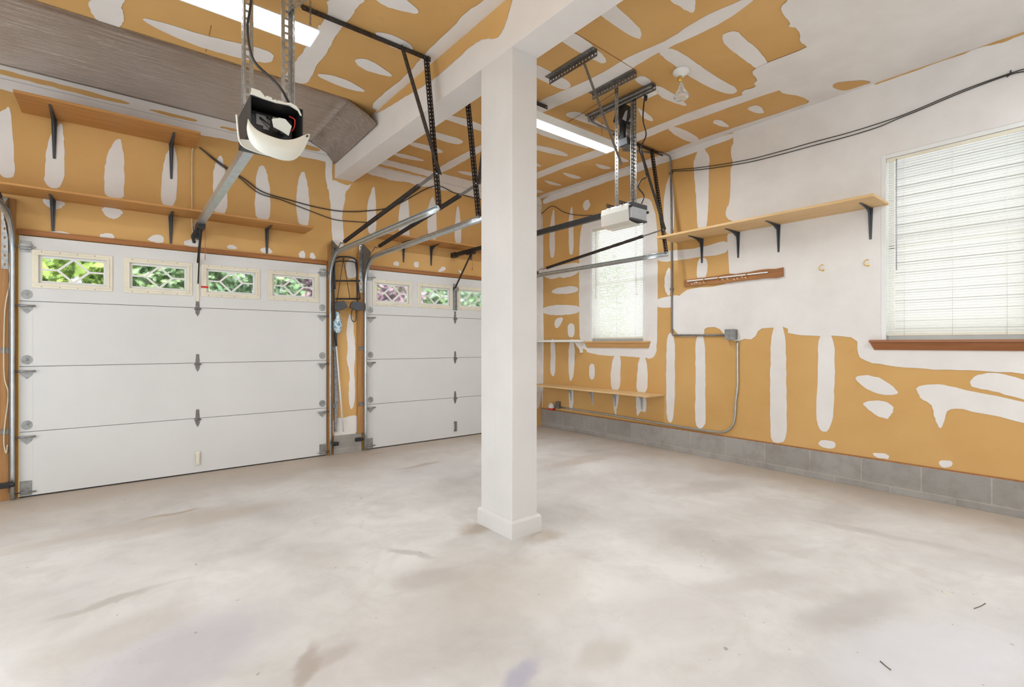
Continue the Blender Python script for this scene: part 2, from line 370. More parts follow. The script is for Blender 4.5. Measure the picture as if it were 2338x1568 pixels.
# ceiling with its tape seams and patched screw lines
mb = MB().box((XL-.2, YB-.2, CZ), (WX+.3, WY+.3, CZ+.15))
mud_c = [
 [(1690,0),(1735,-10),(1660,45),(1600,75),(1490,125),(1400,185),(1300,230),(1226,262),(1180,285),(1180,262),(1226,232),(1290,205),(1370,170),(1440,125),(1530,90),(1580,50)],
 [(1900,130),(1780,190),(1700,215),(1600,246),(1475,296),(1370,338),(1290,367),(1227,393),(1180,412),(1180,426),(1227,408),(1300,378),(1375,355),(1480,312),(1545,286),(1600,268),(1700,232),(1780,205),(1860,180)],
 [(1225,447),(1310,421),(1380,397),(1450,374),(1530,345),(1600,316),(1700,283),(1800,250),(1900,215),(2000,176),(2000,192),(1900,226),(1800,262),(1700,298),(1600,331),(1450,384),(1310,431),(1225,462)],
 [(1500,118),(1535,105),(1600,150),(1650,185),(1690,205),(1665,218),(1610,195),(1560,165),(1520,135)],
 [(1520,295),(1540,285),(1605,318),(1575,328)],
 [(1215,140),(1260,165),(1310,190),(1290,208),(1250,190),(1215,172)],
 [(1359,21),(1395,0),(1410,15),(1463,65),(1464,80),(1461,92),(1420,70),(1385,45)],
 [(1520,-8),(1590,-8),(1587,20),(1582,31),(1550,15)],
 [(1268,87),(1303,66),(1354,103),(1385,133),(1384,144),(1370,143),(1333,125)],
 [(1446,180),(1470,170),(1490,187),(1477,196),(1462,193)],
 [(1488,193),(1518,200),(1565,231),(1570,244),(1526,230),(1503,217)],
 [(1450,240),(1488,265),(1493,278),(1467,270)],
 [(1286,262),(1308,253),(1334,259),(1367,277),(1402,301),(1372,292),(1308,270)],
 [(1215,291),(1257,298),(1328,328),(1352,341),(1282,323),(1215,301)],
 [(1215,328),(1282,343),(1304,358),(1257,351),(1215,339)],
 [(1215,366),(1242,381),(1215,378)],
 [(1357,371),(1402,383),(1380,387),(1364,381)],
 [(1408,353),(1441,368),(1421,371)],
 [(1278,390),(1331,404),(1320,409),(1300,405)],
 [(1237,408),(1286,422),(1278,424),(1255,421)],
 [(1215,429),(1248,439),(1215,440)],
 [(1702,248),(1729,236),(1751,259),(1722,257)],
 [(1623,277),(1643,270),(1672,291),(1643,288)],
 [(1634,86),(1679,66),(1700,85),(1756,138),(1745,165),(1720,152)],
 # beyond the beam, left of the post
 [(985,262),(1029,260),(1110,286),(1110,304),(1052,283)],
 [(965,303),(988,298),(1054,317),(1058,326),(1039,330),(988,313)],
 [(925,328),(946,322),(1013,342),(1009,350),(988,347)],
 [(890,351),(911,347),(982,368),(936,365)],
 [(1120,318),(1120,336),(1098,346),(1060,367),(1020,390),(990,398),(1008,377),(1050,355)],
 [(1036,387),(1110,398),(1110,405),(1060,399)],
 # left bay
 [(200,-8),(290,-8),(275,15),(286,35),(280,55),(272,64),(226,51),(205,25)],
 [(310,36),(370,50),(450,75),(530,95),(600,110),(628,124),(620,144),(580,140),(520,125),(450,105),(380,76)],
 [(745,-8),(845,-8),(808,20),(810,28),(765,80),(750,115),(725,145),(715,165),(700,195),(648,180),(655,165),(690,120),(735,55),(750,25)],
 [(807,136),(828,131),(859,144),(907,177),(859,168),(823,155)],
 [(720,169),(744,167),(795,182),(845,212),(795,204),(744,183)],
 [(850,-8),(925,-8),(966,33),(911,24),(872,10)],
 [(849,72),(885,73),(948,106),(936,119),(885,104)],
 [(1130,-20),(1105,0),(1060,30),(1030,65),(975,115),(930,170),(885,205),(845,240),(862,254),(880,247),(905,225),(940,195),(985,150),(1005,135),(1050,95),(1100,55),(1130,25),(1175,-20)],
 # painted area over the right wall
 [(1830,-60),(1801,0),(1780,14),(1787,32),(1805,50),(1798,61),(1824,61),(1828,99),(1839,100),(1844,108),(1756,140),(1725,155),(1714,165),(1732,180),(1720,190),(1728,197),(1690,207),(1700,222),(1769,197),(1780,206),(1787,212),(1830,218),(1853,233),(1805,255),(1905,222),(2100,154),(2338,71),(2700,-50),(2900,-300)],
]
patches(mb, onZ, mud_c[:-1], (0, 0, -1)); patches(mb, onZ, mud_c[-1:], (0, 0, -1), it=1, h=.0045, clampf=lambda p: Vector((min(p.x, WX), p.y, p.z)))
mb.mi = 2
mb.bar(onZ(1300,67,CZ-.001), onZ(1452,160,CZ-.001), .006, .002); mb.bar(onZ(470,118,CZ-.001), onZ(482,58,CZ-.001), .004, .002); mb.mi = 0
patches(mb, onZ, [[(1892,190),(1952,181),(1997,184),(1960,197),(1919,208)]], (0, 0, -1), mi=0, h=.0065)
mb.mi = 0
struct(mb.build('ceiling', [M_TAN, M_MUD, M_WD]))

# window openings in the right wall
WIN = [(3.70, 4.615), (.38, 1.297)]; WZ0, WZ1 = 1.285, 2.855
mb = MB()
mb.box((WX, YB-.2, 0), (WX+.16, WY+.3, WZ0)); mb.box((WX, YB-.2, WZ1), (WX+.16, WY+.3, CZ))
mb.box((WX, YB-.2, WZ0), (WX+.16, WIN[1][0], WZ1)); mb.box((WX, WIN[1][1], WZ0), (WX+.16, WIN[0][0], WZ1)); mb.box((WX, WIN[0][1], WZ0), (WX+.16, WY+.3, WZ1))
clampr = lambda p: Vector((p.x, max(YB, min(p.y, WY)), max(.26, min(p.z, CZ))))
def cut_win(P): return P
mud_r = [
 [(1592,332),(1607,332),(1612,345),(1622,360),(1618,385),(1618,450),(1614,530),(1592,530),(1590,460),(1587,420),(1584,385),(1583,370),(1592,350)],
 [(1592,588),(1617,588),(1614,637),(1590,641)],
 [(1500,575),(1560,570),(1600,565),(1664,546),(1664,574),(1640,583),(1600,586),(1560,593),(1500,599)],
 [(1531,396),(1518,431),(1514,477),(1518,533),(1536,536),(1541,500),(1538,440),(1534,398)],
 [(1531,600),(1517,631),(1517,657),(1523,674),(1532,674)],
 [(1498,680),(1560,672),(1540,690),(1537,702),(1498,703)],
 # around the small window
 [(1323,792),(1322,650),(1323,560),(1326,520),(1338,502),(1400,472),(1478,446),(1493,470),(1502,520),(1502,680),(1500,780),(1499,806),(1490,818),(1478,818),(1470,816),(1345,809),(1335,795)],
 [(1403,808),(1418,808),(1417,863),(1414,892),(1396,891),(1394,863),(1396,834)],
 [(1400,896),(1414,896),(1411,924),(1406,940),(1411,960),(1402,940)],
 [(1459,812),(1475,812),(1480,863),(1477,899),(1453,897),(1454,863)],
 [(1453,900),(1476,900),(1476,945),(1462,936),(1455,955),(1452,925)],
 [(1523,760),(1541,760),(1541,837),(1541,914),(1537,964),(1523,964),(1521,904),(1521,837)],
 [(1587,760),(1611,760),(1611,914),(1612,978),(1586,977),(1589,888)],
 [(1759,740),(1794,740),(1796,883),(1798,1005),(1775,1015),(1758,1005),(1759,888)],
 [(1866,760),(1905,760),(1907,858),(1901,986),(1866,984),(1864,912),(1869,858)],
 [(1867,1004),(1909,1006),(1907,1025),(1873,1021)],
 [(1989,1033),(2029,1035),(2031,1049),(2000,1044)],
 [(2142,1048),(2176,1052),(2174,1067),(2146,1068)],
 [(1947,856),(2002,857),(2048,887),(2052,903),(2002,900),(1966,880)],
 [(1964,917),(2013,913),(2043,927),(2036,948),(2023,959),(1984,937)],
 [(2088,882),(2138,875),(2181,884),(2338,918),(2480,948),(2480,1005),(2338,964),(2253,946),(2169,928),(2156,957),(2149,982),(2136,962),(2133,948),(2127,920),(2104,913),(2097,898)],
 [(2210,874),(2235,852),(2289,852),(2338,866),(2440,900),(2440,945),(2338,911),(2271,894),(2224,885)],
 [(1236,448),(1240,520),(1241,600),(1240,700),(1242,770),(1241,860),(1239,932),(1236,932)],
 [(1266,470),(1267,525),(1268,580),(1261,592),(1255,580),(1255,523),(1260,490)],
 [(1306,462),(1310,503),(1310,577),(1304,583),(1299,577),(1298,503)],
 [(1342,453),(1348,464),(1348,472),(1336,484),(1329,466)],
 [(1238,612),(1280,606),(1325,596),(1325,622),(1290,636),(1277,632),(1260,638),(1238,630)],
 [(1254,667),(1277,655),(1320,652),(1321,668),(1277,672)],
 [(1238,698),(1325,694),(1325,718),(1238,720)],
 [(1269,727),(1288,722),(1280,743),(1269,751),(1265,739)],
 [(1296,738),(1313,738),(1312,770),(1297,770)],
 [(1257,774),(1268,774),(1269,850),(1263,861),(1256,850),(1258,811)],
 [(1299,774),(1313,774),(1312,850),(1303,876),(1298,850)],
 [(1299,886),(1310,886),(1310,924),(1303,945),(1299,924)],
 [(1345,830),(1359,830),(1358,867),(1346,866)],
 [(1351,892),(1355,892),(1354,926),(1352,926)],
 [(1240,450),(1310,427),(1380,402),(1450,378),(1600,326),(1680,298),(1680,315),(1620,334),(1600,345),(1530,367),(1450,395),(1380,417),(1310,443),(1260,459),(1240,468)],
]
patches(mb, onX, mud_r, (-1, 0, 0), clampf=clampr)
big = [(1677,300),(1677,328),(1669,333),(1670,353),(1674,373),(1667,391),(1668,416),(1667,459),(1658,480),(1658,498),(1679,507),(1660,530),(1663,575),(1666,622),(1666,640),(1650,652),(1572,658),(1556,672),(1539,679),(1535,690),(1535,768),(1608,768),(1608,747),(1641,747),(1652,763),(1665,775),(1686,781),(1694,774),(1722,774),(1733,751),(1758,747),(1799,747),(1801,763),(1862,766),(1905,767),(1957,771),(1957,805),(1966,819),(2002,832),(2109,842),(2217,846),(2338,852),(2600,880),(2900,910)]
# the painted field is split around the big window opening
def big_field():
    P = [onX(x, y) for x, y in big]
    Q = chaikin(P, 1)[2:-2]; out = []
    for i in range(len(Q)-1):
        n = max(1, int((Q[i+1]-Q[i]).length/.05))
        for k in range(n): out.append(Q[i].lerp(Q[i+1], k/n)+Vector((0, random.uniform(-.004, .004), random.uniform(-.004, .004))))
    out.append(Q[-1]); y0, y1 = WIN[1]; zt = [clampr(p) for p in out]
    low = [p for p in zt]
    # left of the window down to the sill height, then below the window
    k = min(range(len(low)), key=lambda i: (low[i].y-y1)**2+((low[i].z-1.1)**2)*.3 if low[i].y < 1.6 else 99)
    A = low[:k+1]+[Vector((WX, y1, WZ0)), Vector((WX, y1, CZ)), Vector((WX, low[0].y, CZ))]
    B = low[k:]+[Vector((WX, low[-1].y, WZ0)), Vector((WX, y1, WZ0))]
    C = [Vector((WX, y1, WZ1)), Vector((WX, y1, CZ)), Vector((WX, YB, CZ)), Vector((WX, YB, WZ1))]
    D = [Vector((WX, y0, WZ0)), Vector((WX, y0, WZ1)), Vector((WX, YB, WZ1)), Vector((WX, YB, WZ0))]
    for q in (A, B, C, D):
        V = [p+Vector((-.0036, 0, 0)) for p in q]; vv = [mb.bm.verts.new(p) for p in V]
        for t in tessellate_polygon([V]):
            try: f = mb.bm.faces.new([vv[i] for i in t]); f.material_index = 2
            except ValueError: pass
big_field()
patches(mb, onX, [[(1995,184),(2060,162),(2180,122),(2338,66),(2420,36),(2420,48),(2338,79),(2280,101),(2240,108),(2180,131),(2030,182),(2000,195)]], (-1, 0, 0), mi=0, h=.0046, clampf=clampr)
mb.mi = 0
struct(mb.build('wall_right', [M_TAN, M_MUD, M_MUD]))
# cut the compound faces lying over the openings of the small window
o_ = bpy.data.objects['wall_right']; me = o_.data; bm = bmesh.new(); bm.from_mesh(me); org = ORG[o_]
ya, yb = WIN[0]
for co, no in (((WX, ya, 0), (0, 1, 0)), ((WX, yb, 0), (0, 1, 0)), ((WX, 0, WZ0), (0, 0, 1)), ((WX, 0, WZ1), (0, 0, 1))):
    fs = [f for f in bm.faces if f.material_index == 1]; geo = fs+list({e for f in fs for e in f.edges})+list({v for f in fs for v in f.verts})
    bmesh.ops.bisect_plane(bm, geom=geo, plane_co=Vector(co)-org, plane_no=no, dist=1e-5)
dead = [f for f in bm.faces if f.material_index == 1 and ya < (f.calc_center_median()+org).y < yb and WZ0 < (f.calc_center_median()+org).z < WZ1]
bmesh.ops.delete(bm, geom=dead, context='FACES'); bm.to_mesh(me); bm.free()

# door wall with two garage door openings
DX = [-.646, 2.268]; DW = 2.445; DH = 2.134
mb = MB(); a0, a1, b0, b1 = DX[0]-.01, DX[0]+DW+.01, DX[1]-.01, DX[1]+DW+.01
mb.box((XL-.2, WY, 0), (a0, WY+.16, CZ)); mb.box((a1, WY, 0), (b0, WY+.16, CZ)); mb.box((b1, WY, 0), (WX+.2, WY+.16, CZ))
mb.box((a0, WY, DH+.005), (a1, WY+.16, CZ)); mb.box((b0, WY, DH+.005), (b1, WY+.16, CZ))
clampd = lambda p: Vector((max(XL, min(p.x, WX)), p.y, max(.0, min(p.z, CZ))))
mud_d = [
 [(-10,262),(14,247),(23,242),(28,300),(33,380),(33,408),(-10,402)],
 [(118,300),(135,285),(141,278),(146,310),(148,350),(145,432),(101,428),(103,380),(105,340)],
 [(262,320),(275,315),(280,335),(284,375),(283,440),(282,455),(236,449),(238,410),(240,375),(248,345)],
 [(391,338),(400,333),(404,370),(405,420),(400,474),(366,468),(369,410),(374,370),(380,348)],
 [(504,350),(511,372),(515,400),(520,440),(517,492),(488,488),(486,440),(486,400),(492,372)],
 [(597,376),(606,382),(613,410),(617,440),(617,508),(582,502),(582,440),(585,400),(590,383)],
 [(690,390),(697,396),(703,425),(707,460),(707,485),(703,520),(682,514),(676,480),(677,440),(682,405)],
 [(92,450),(152,460),(142,474),(128,478),(108,473)], [(229,470),(285,479),(273,497),(257,501),(238,490)],
 [(112,527),(155,529),(162,537),(118,533)], [(221,541),(236,531),(261,535),(261,547)], [(332,548),(351,535),(370,535),(377,552),(362,556)],
 [(419,549),(449,543),(459,554),(455,566),(420,561)], [(516,563),(529,557),(547,568),(523,570)], [(593,567),(613,563),(626,578),(597,578)],
 [(682,577),(690,571),(697,577),(697,591),(682,588)], [(707,577),(716,576),(723,592),(708,591)],
 [(752,405),(790,425),(805,418),(795,432),(788,440),(788,460),(780,490),(786,535),(783,575),(760,575),(757,520),(755,470),(750,440)],
 [(855,422),(859,464),(859,537),(841,535),(837,503),(839,464),(848,433)], [(932,435),(935,528),(934,545),(911,542),(909,490),(917,450)],
 [(991,445),(997,500),(997,552),(976,548),(975,480),(982,455)], [(1045,460),(1052,503),(1054,560),(1038,558),(1038,503)],
 [(898,598),(910,595),(912,609),(897,606)], [(945,597),(956,597),(956,611),(944,609)], [(999,618),(1013,606),(1019,616),(1003,622)], [(1045,616),(1053,618),(1053,626)],
 [(1218,448),(1236,450),(1237,600),(1237,800),(1236,932),(1218,932)],
 # pier between the doors
 [(790,590),(822,592),(822,622),(800,640),(790,625)], [(795,715),(805,720),(808,760),(812,800),(808,850),(812,900),(806,935),(797,930),(796,880),(799,850),(790,820),(795,790),(790,770)],
 [(758,952),(790,954),(800,948),(818,948),(818,990),(790,996),(758,998)],
]
def band(z0, z1, x0, x1, wob):
    n = 26; top = [(x0+(x1-x0)*i/n, z1+random.uniform(-wob, wob)*.4) for i in range(n+1)]; bot = [(x1-(x1-x0)*i/n, z0+random.uniform(-wob, wob)) for i in range(n+1)]
    return [Vector((x, WY, z)) for x, z in top+bot]
patches(mb, onY, mud_d, (0, -1, 0), clampf=clampd)
patches(mb, lambda a, b_: Vector((a, WY, b_)), [[(XL, .0), (-.80, .0), (-.80, 2.36), (XL, 2.40)]], (0, -1, 0), h=.001, clampf=clampd)
patches(mb, lambda a, b_: Vector((a, WY, b_)), [[(v.x, v.z) for v in band(3.29, CZ, XL, 1.87, .012)], [(v.x, v.z) for v in band(3.27, CZ, 2.12, WX, .015)], [(1.80, CZ), (1.87, CZ), (1.87, 3.0), (1.86, 2.95), (1.81, 3.0), (1.79, 3.2)]], (0, -1, 0), h=.0042, clampf=clampd)
patches(mb, lambda a, b_: Vector((a, WY, b_)), [[(XL, 3.415), (-.5, 3.405), (.0, 3.395), (.1, 3.43), (-.4, 3.445), (XL, 3.45)], [(.15, 3.40), (.5, 3.385), (.62, 3.42), (.3, 3.425)], [(.75, 3.40), (.9, 3.39), (.95, 3.42), (.8, 3.42)], [(1.45, 3.40), (1.7, 3.38), (1.76, 3.43), (1.5, 3.44)], [(2.3, 3.39), (3.2, 3.385), (3.2, 3.41), (2.3, 3.425)]], (0, -1, 0), mi=0, h=.0055, clampf=clampd)
mb.mi = 3; mb.box((XL, WY-.0062, 3.374), (1.9, WY-.004, 3.3756)); mb.box((2.1, WY-.0062, 3.374), (WX, WY-.004, 3.3756))
mb.mi = 0
struct(mb.build('wall_front', [M_TAN, M_MUD, M_MUD, M_GALVD]))
struct(MB().box((XL-.16, YB-.2, 0), (XL, WY+.2, CZ)).build('wall_left', M_PAINT))
struct(MB().box((XL-.2, YB-.16, 0), (WX+.2, YB, CZ)).build('wall_back', M_PAINT))

# block course under the right wall and at the pier
struct(MB().box((WX-.018, YB, 0), (WX-.001, WY-.001, .256)).build('baseboard_right', M_BLOCK, bevel=.002))
struct(MB().box((WX-.012, YB, .256), (WX-.002, WY-.001, .266)).build('trim_sill_plate', M_WD))
struct(MB().box((1.875, WY-.03, 0), (2.20, WY-.001, .205)).build('trim_1', M_BLOCK, bevel=.003))
# beam: drops to the left wall side of the post
def bmz(x, y): return 3.199-.062*(y-2.45)/(WY-2.45) if y > 2.45 else 3.199
bxl = lambda y: 1.96-.06*(y-2.45)/(WY-2.45); bxr = lambda y: 2.172-.06*(y-2.45)/(WY-2.45)
mb = MB(); V = []
for z in (0, 1):
    for (fx, y) in ((bxl, YB), (bxr, YB), (bxr, WY-.001), (bxl, WY-.001)):
        V.append((fx(y), y, CZ-.001 if z else bmz(0, y)))
mb.vbox(V)
def onB(px, py):
    r = ray(px, py); # plane of the beam's left face
    k = -.06/(WY-2.45); t = (1.96-k*2.45)/(r.x-k*r.y); return Vector((r.x*t, r.y*t, EYE+r.z*t))
patches(mb, onB, [[(1175,-25),(1165,20),(1155,55),(1141,82),(1131,90),(1110,87),(1085,97),(1051,128),(1000,174),(980,188),(940,212),(859,262),(859,250),(1000,130),(1098,45)]], (-1, -.02, 0), mi=1, h=.002, clampf=lambda p: Vector((p.x, p.y, min(p.z, CZ-.002))))
mb.mi = 0
struct(mb.build('trim_2', [M_PAINT, M_TAN], label='white boxed ceiling beam'))
# post
cp = empty('support_post', (2.065, 2.62, 0), 'white boxed square post under the ceiling beam with a bevelled base', 'post', kind='structure')
MB().box((1.96, 2.452, .0), (2.172, 2.797, 3.1985)).build('post_casing', M_POST, cp, bevel=.003)
mb = MB()
def ring(x0, y0, x1, y1, z): return [(x0, y0, z), (x1, y0, z), (x1, y1, z), (x0, y1, z)]
for (dA, zA, dB, zB) in ((.014, 0, .014, .098), (.014, .098, .002, .116)):
    mb.vbox(ring(1.96-dA, 2.452-dA, 2.187+dA, 2.81+dA, zA)+ring(1.96-dB, 2.452-dB, 2.187+dB, 2.81+dB, zB))
mb.build('post_base', M_POST, cp)
mb = MB().box((1.959, 2.628, .12), (1.9605, 2.6295, 3.1)); mb.build('corner_seam', M_BEIGE, cp)

# jambs and headers
k = 3
def trim(a, b_, mat, lab=None, bev=.003):
    global k
    o = struct(MB().box(a, b_).build('trim_%d' % k, mat, bevel=bev)); k += 1
    if lab: o['label'] = lab
    return o
for i, x0 in enumerate(DX):
    trim((x0-.01, WY-.022, DH+.006), (x0+DW+.01, WY-.001, DH+.05), M_WD)
trim((-.80, WY-.03, 0), (-.665, WY-.001, 2.42), M_WZ)
trim((1.815, WY-.028, 0), (1.868, WY-.001, 2.37), M_WZ)
trim((2.155, WY-.028, .206), (2.245, WY-.001, 2.31), M_WZ)
trim((4.725, WY-.028, 0), (4.80, WY-.001, 2.37), M_WZ)

# foil sheet on the ceiling by the doors, its end folded down on the beam
mb = MB(); nx = 60; ny = 24; G = []
for i in range(nx+1):
    x = -3.3+(1.90+3.3)*i/nx; row = []
    for j in range(ny+1):
        y = 4.44+(WY-.01-4.44)*j/ny; z = CZ-.012-.008*abs(math.sin(x*7+y*3))*math.sin(y*5)**2; xx = min(x, bxl(y)-.006)
        if i >= nx-2: z = CZ-.02-(.0, .07, .135+.045*j/ny)[i-(nx-2)]
        z += (.006, -.001)[j] if j < 2 else 0
        row.append(mb.bm.verts.new((xx-(.0 if i < nx-2 else (.09, .012, .002)[i-(nx-2)]), y, z)))
    G.append(row)
for i in range(nx):
    for j in range(ny):
        f = mb.bm.faces.new([G[i][j], G[i+1][j], G[i+1][j+1], G[i][j+1]]); f.smooth = True
tag(mb.build('insulation_sheet', M_FOIL, solid=.006), 'shiny brown foil insulation sheet on the ceiling above the left garage door', 'insulation')

# ------------------------------------------------------------------ windows, sills, blinds
def window(i, y0, y1):
    w = empty('window_%d' % i, (WX+.1, (y0+y1)/2, WZ0), kind='structure')
    f = MB(); t = .035
    for (a, b_) in (((WX-.004, y0, WZ0), (WX+.14, y0+t, WZ1)), ((WX-.004, y1-t, WZ0), (WX+.14, y1, WZ1)), ((WX-.003, y0+t, WZ1-t), (WX+.14, y1-t, WZ1)), ((WX+.05, y0+t, WZ0), (WX+.14, y1-t, WZ0+.06))): f.box(a, b_)
    f.build('window_frame', M_WHITE, w, bevel=.002)
    s = MB(); zm = (WZ0+WZ1)/2
    s.box((WX+.09, y0+t, zm-.02), (WX+.12, y1-t, zm+.02)); s.box((WX+.09, y0+t, WZ0+.06), (WX+.12, y0+t+.035, WZ1-t)); s.box((WX+.09, y1-t-.035, WZ0+.06), (WX+.12, y1-t, WZ1-t))
    s.build('sash', M_WHITE, w)
    MB().box((WX+.104, y0+t, WZ0+.05), (WX+.108, y1-t, WZ1-t)).build('pane', M_GLASS, w)
    q = MB(); q.box((WX-.055, y0-.075, WZ0-.022), (WX+.05, y1+.075, WZ0))
    q.build('sill', M_SILL if i == 2 else M_WY, w, bevel=.004)
    a = MB(); z1 = WZ0-.023; z0 = z1-.062
    a.vbox([(WX-.012, y0-.045, z0), (WX-.001, y0-.045, z0), (WX-.001, y1+.045, z0), (WX-.012, y1+.045, z0), (WX-.04, y0-.07, z1), (WX-.001, y0-.07, z1), (WX-.001, y1+.07, z1), (WX-.04, y1+.07, z1)])
    a.build('apron', M_SILL if i == 2 else M_WY, w)
def blind(y0, y1, lab, cordlen, tilt):
    b_ = empty('window_blind', (WX+.02, (y0+y1)/2, WZ1), lab, 'blind', 'white blinds in the right wall windows')
    y0 += .037; y1 -= .037; zt = WZ1-.037; zb = WZ0+.035
    MB().box((WX+.005, y0, zt-.028), (WX+.035, y1, zt)).build('head_rail', M_BEIGE, b_, bevel=.002)
    MB().box((WX+.008, y0, zb), (WX+.033, y1, zb+.014)).build('bottom_rail', M_BEIGE, b_, bevel=.002)
    s = MB(); n = int((zt-.035-zb-.02)/.0212)
    for i in range(n):
        z = zb+.026+i*.0212; a = tilt+math.sin(i*1.7)*.006; xm = WX+.02; hw = .0125; dx = math.cos(a)*hw; dz = math.sin(a)*hw
        v = [[(xm-dx, y, z-dz), (xm, y, z+.0025), (xm+dx, y, z+dz)] for y in (y0, y1)]
        s.face([v[0][0], v[1][0], v[1][1], v[0][1]]); s.face([v[0][1], v[1][1], v[1][2], v[0][2]])
    s.build('slats', M_SLAT, b_, weld=False, smooth=True)
    for y in (y1-.12, (y0+y1)/2, y0+.12): MB().tube([(WX+.006, y, zb), (WX+.006, y, zt)], .0012, 5).build('ladder_cord', M_WHITE, b_)
    MB().tube([(WX-.004, y1-.07, zt-.02), (WX-.004, y1-.07, zt-.95)], .0045, 6).build('tilt_wand', M_BEIGE if cordlen else M_GREY, b_)
    if cordlen:
        MB().tube([(WX-.004, y0+.11, zt-.02), (WX-.006, y0+.105, zt-cordlen+.05)], .002, 5).build('pull_cord', M_BEIGE, b_)
        c = MB().tube([(WX-.004, y0+.09, zt-.02), (WX-.006, y0+.09, zt-cordlen)], .002, 5)
        c.lathe((WX-.006, y0+.09, zt-cordlen-.03), (0, 0, 1), [(0, .007), (.03, .003)], 8); c.build('pull_cord', M_BEIGE, b_)
window(1, *WIN[0]); window(2, *WIN[1])
blind(*WIN[0], 'white slatted blind in the smaller-looking window beside the garage door opener', .92, math.radians(53))
blind(*WIN[1], 'large bright white slatted blind at the right edge above the stained sill', 0, math.radians(48))

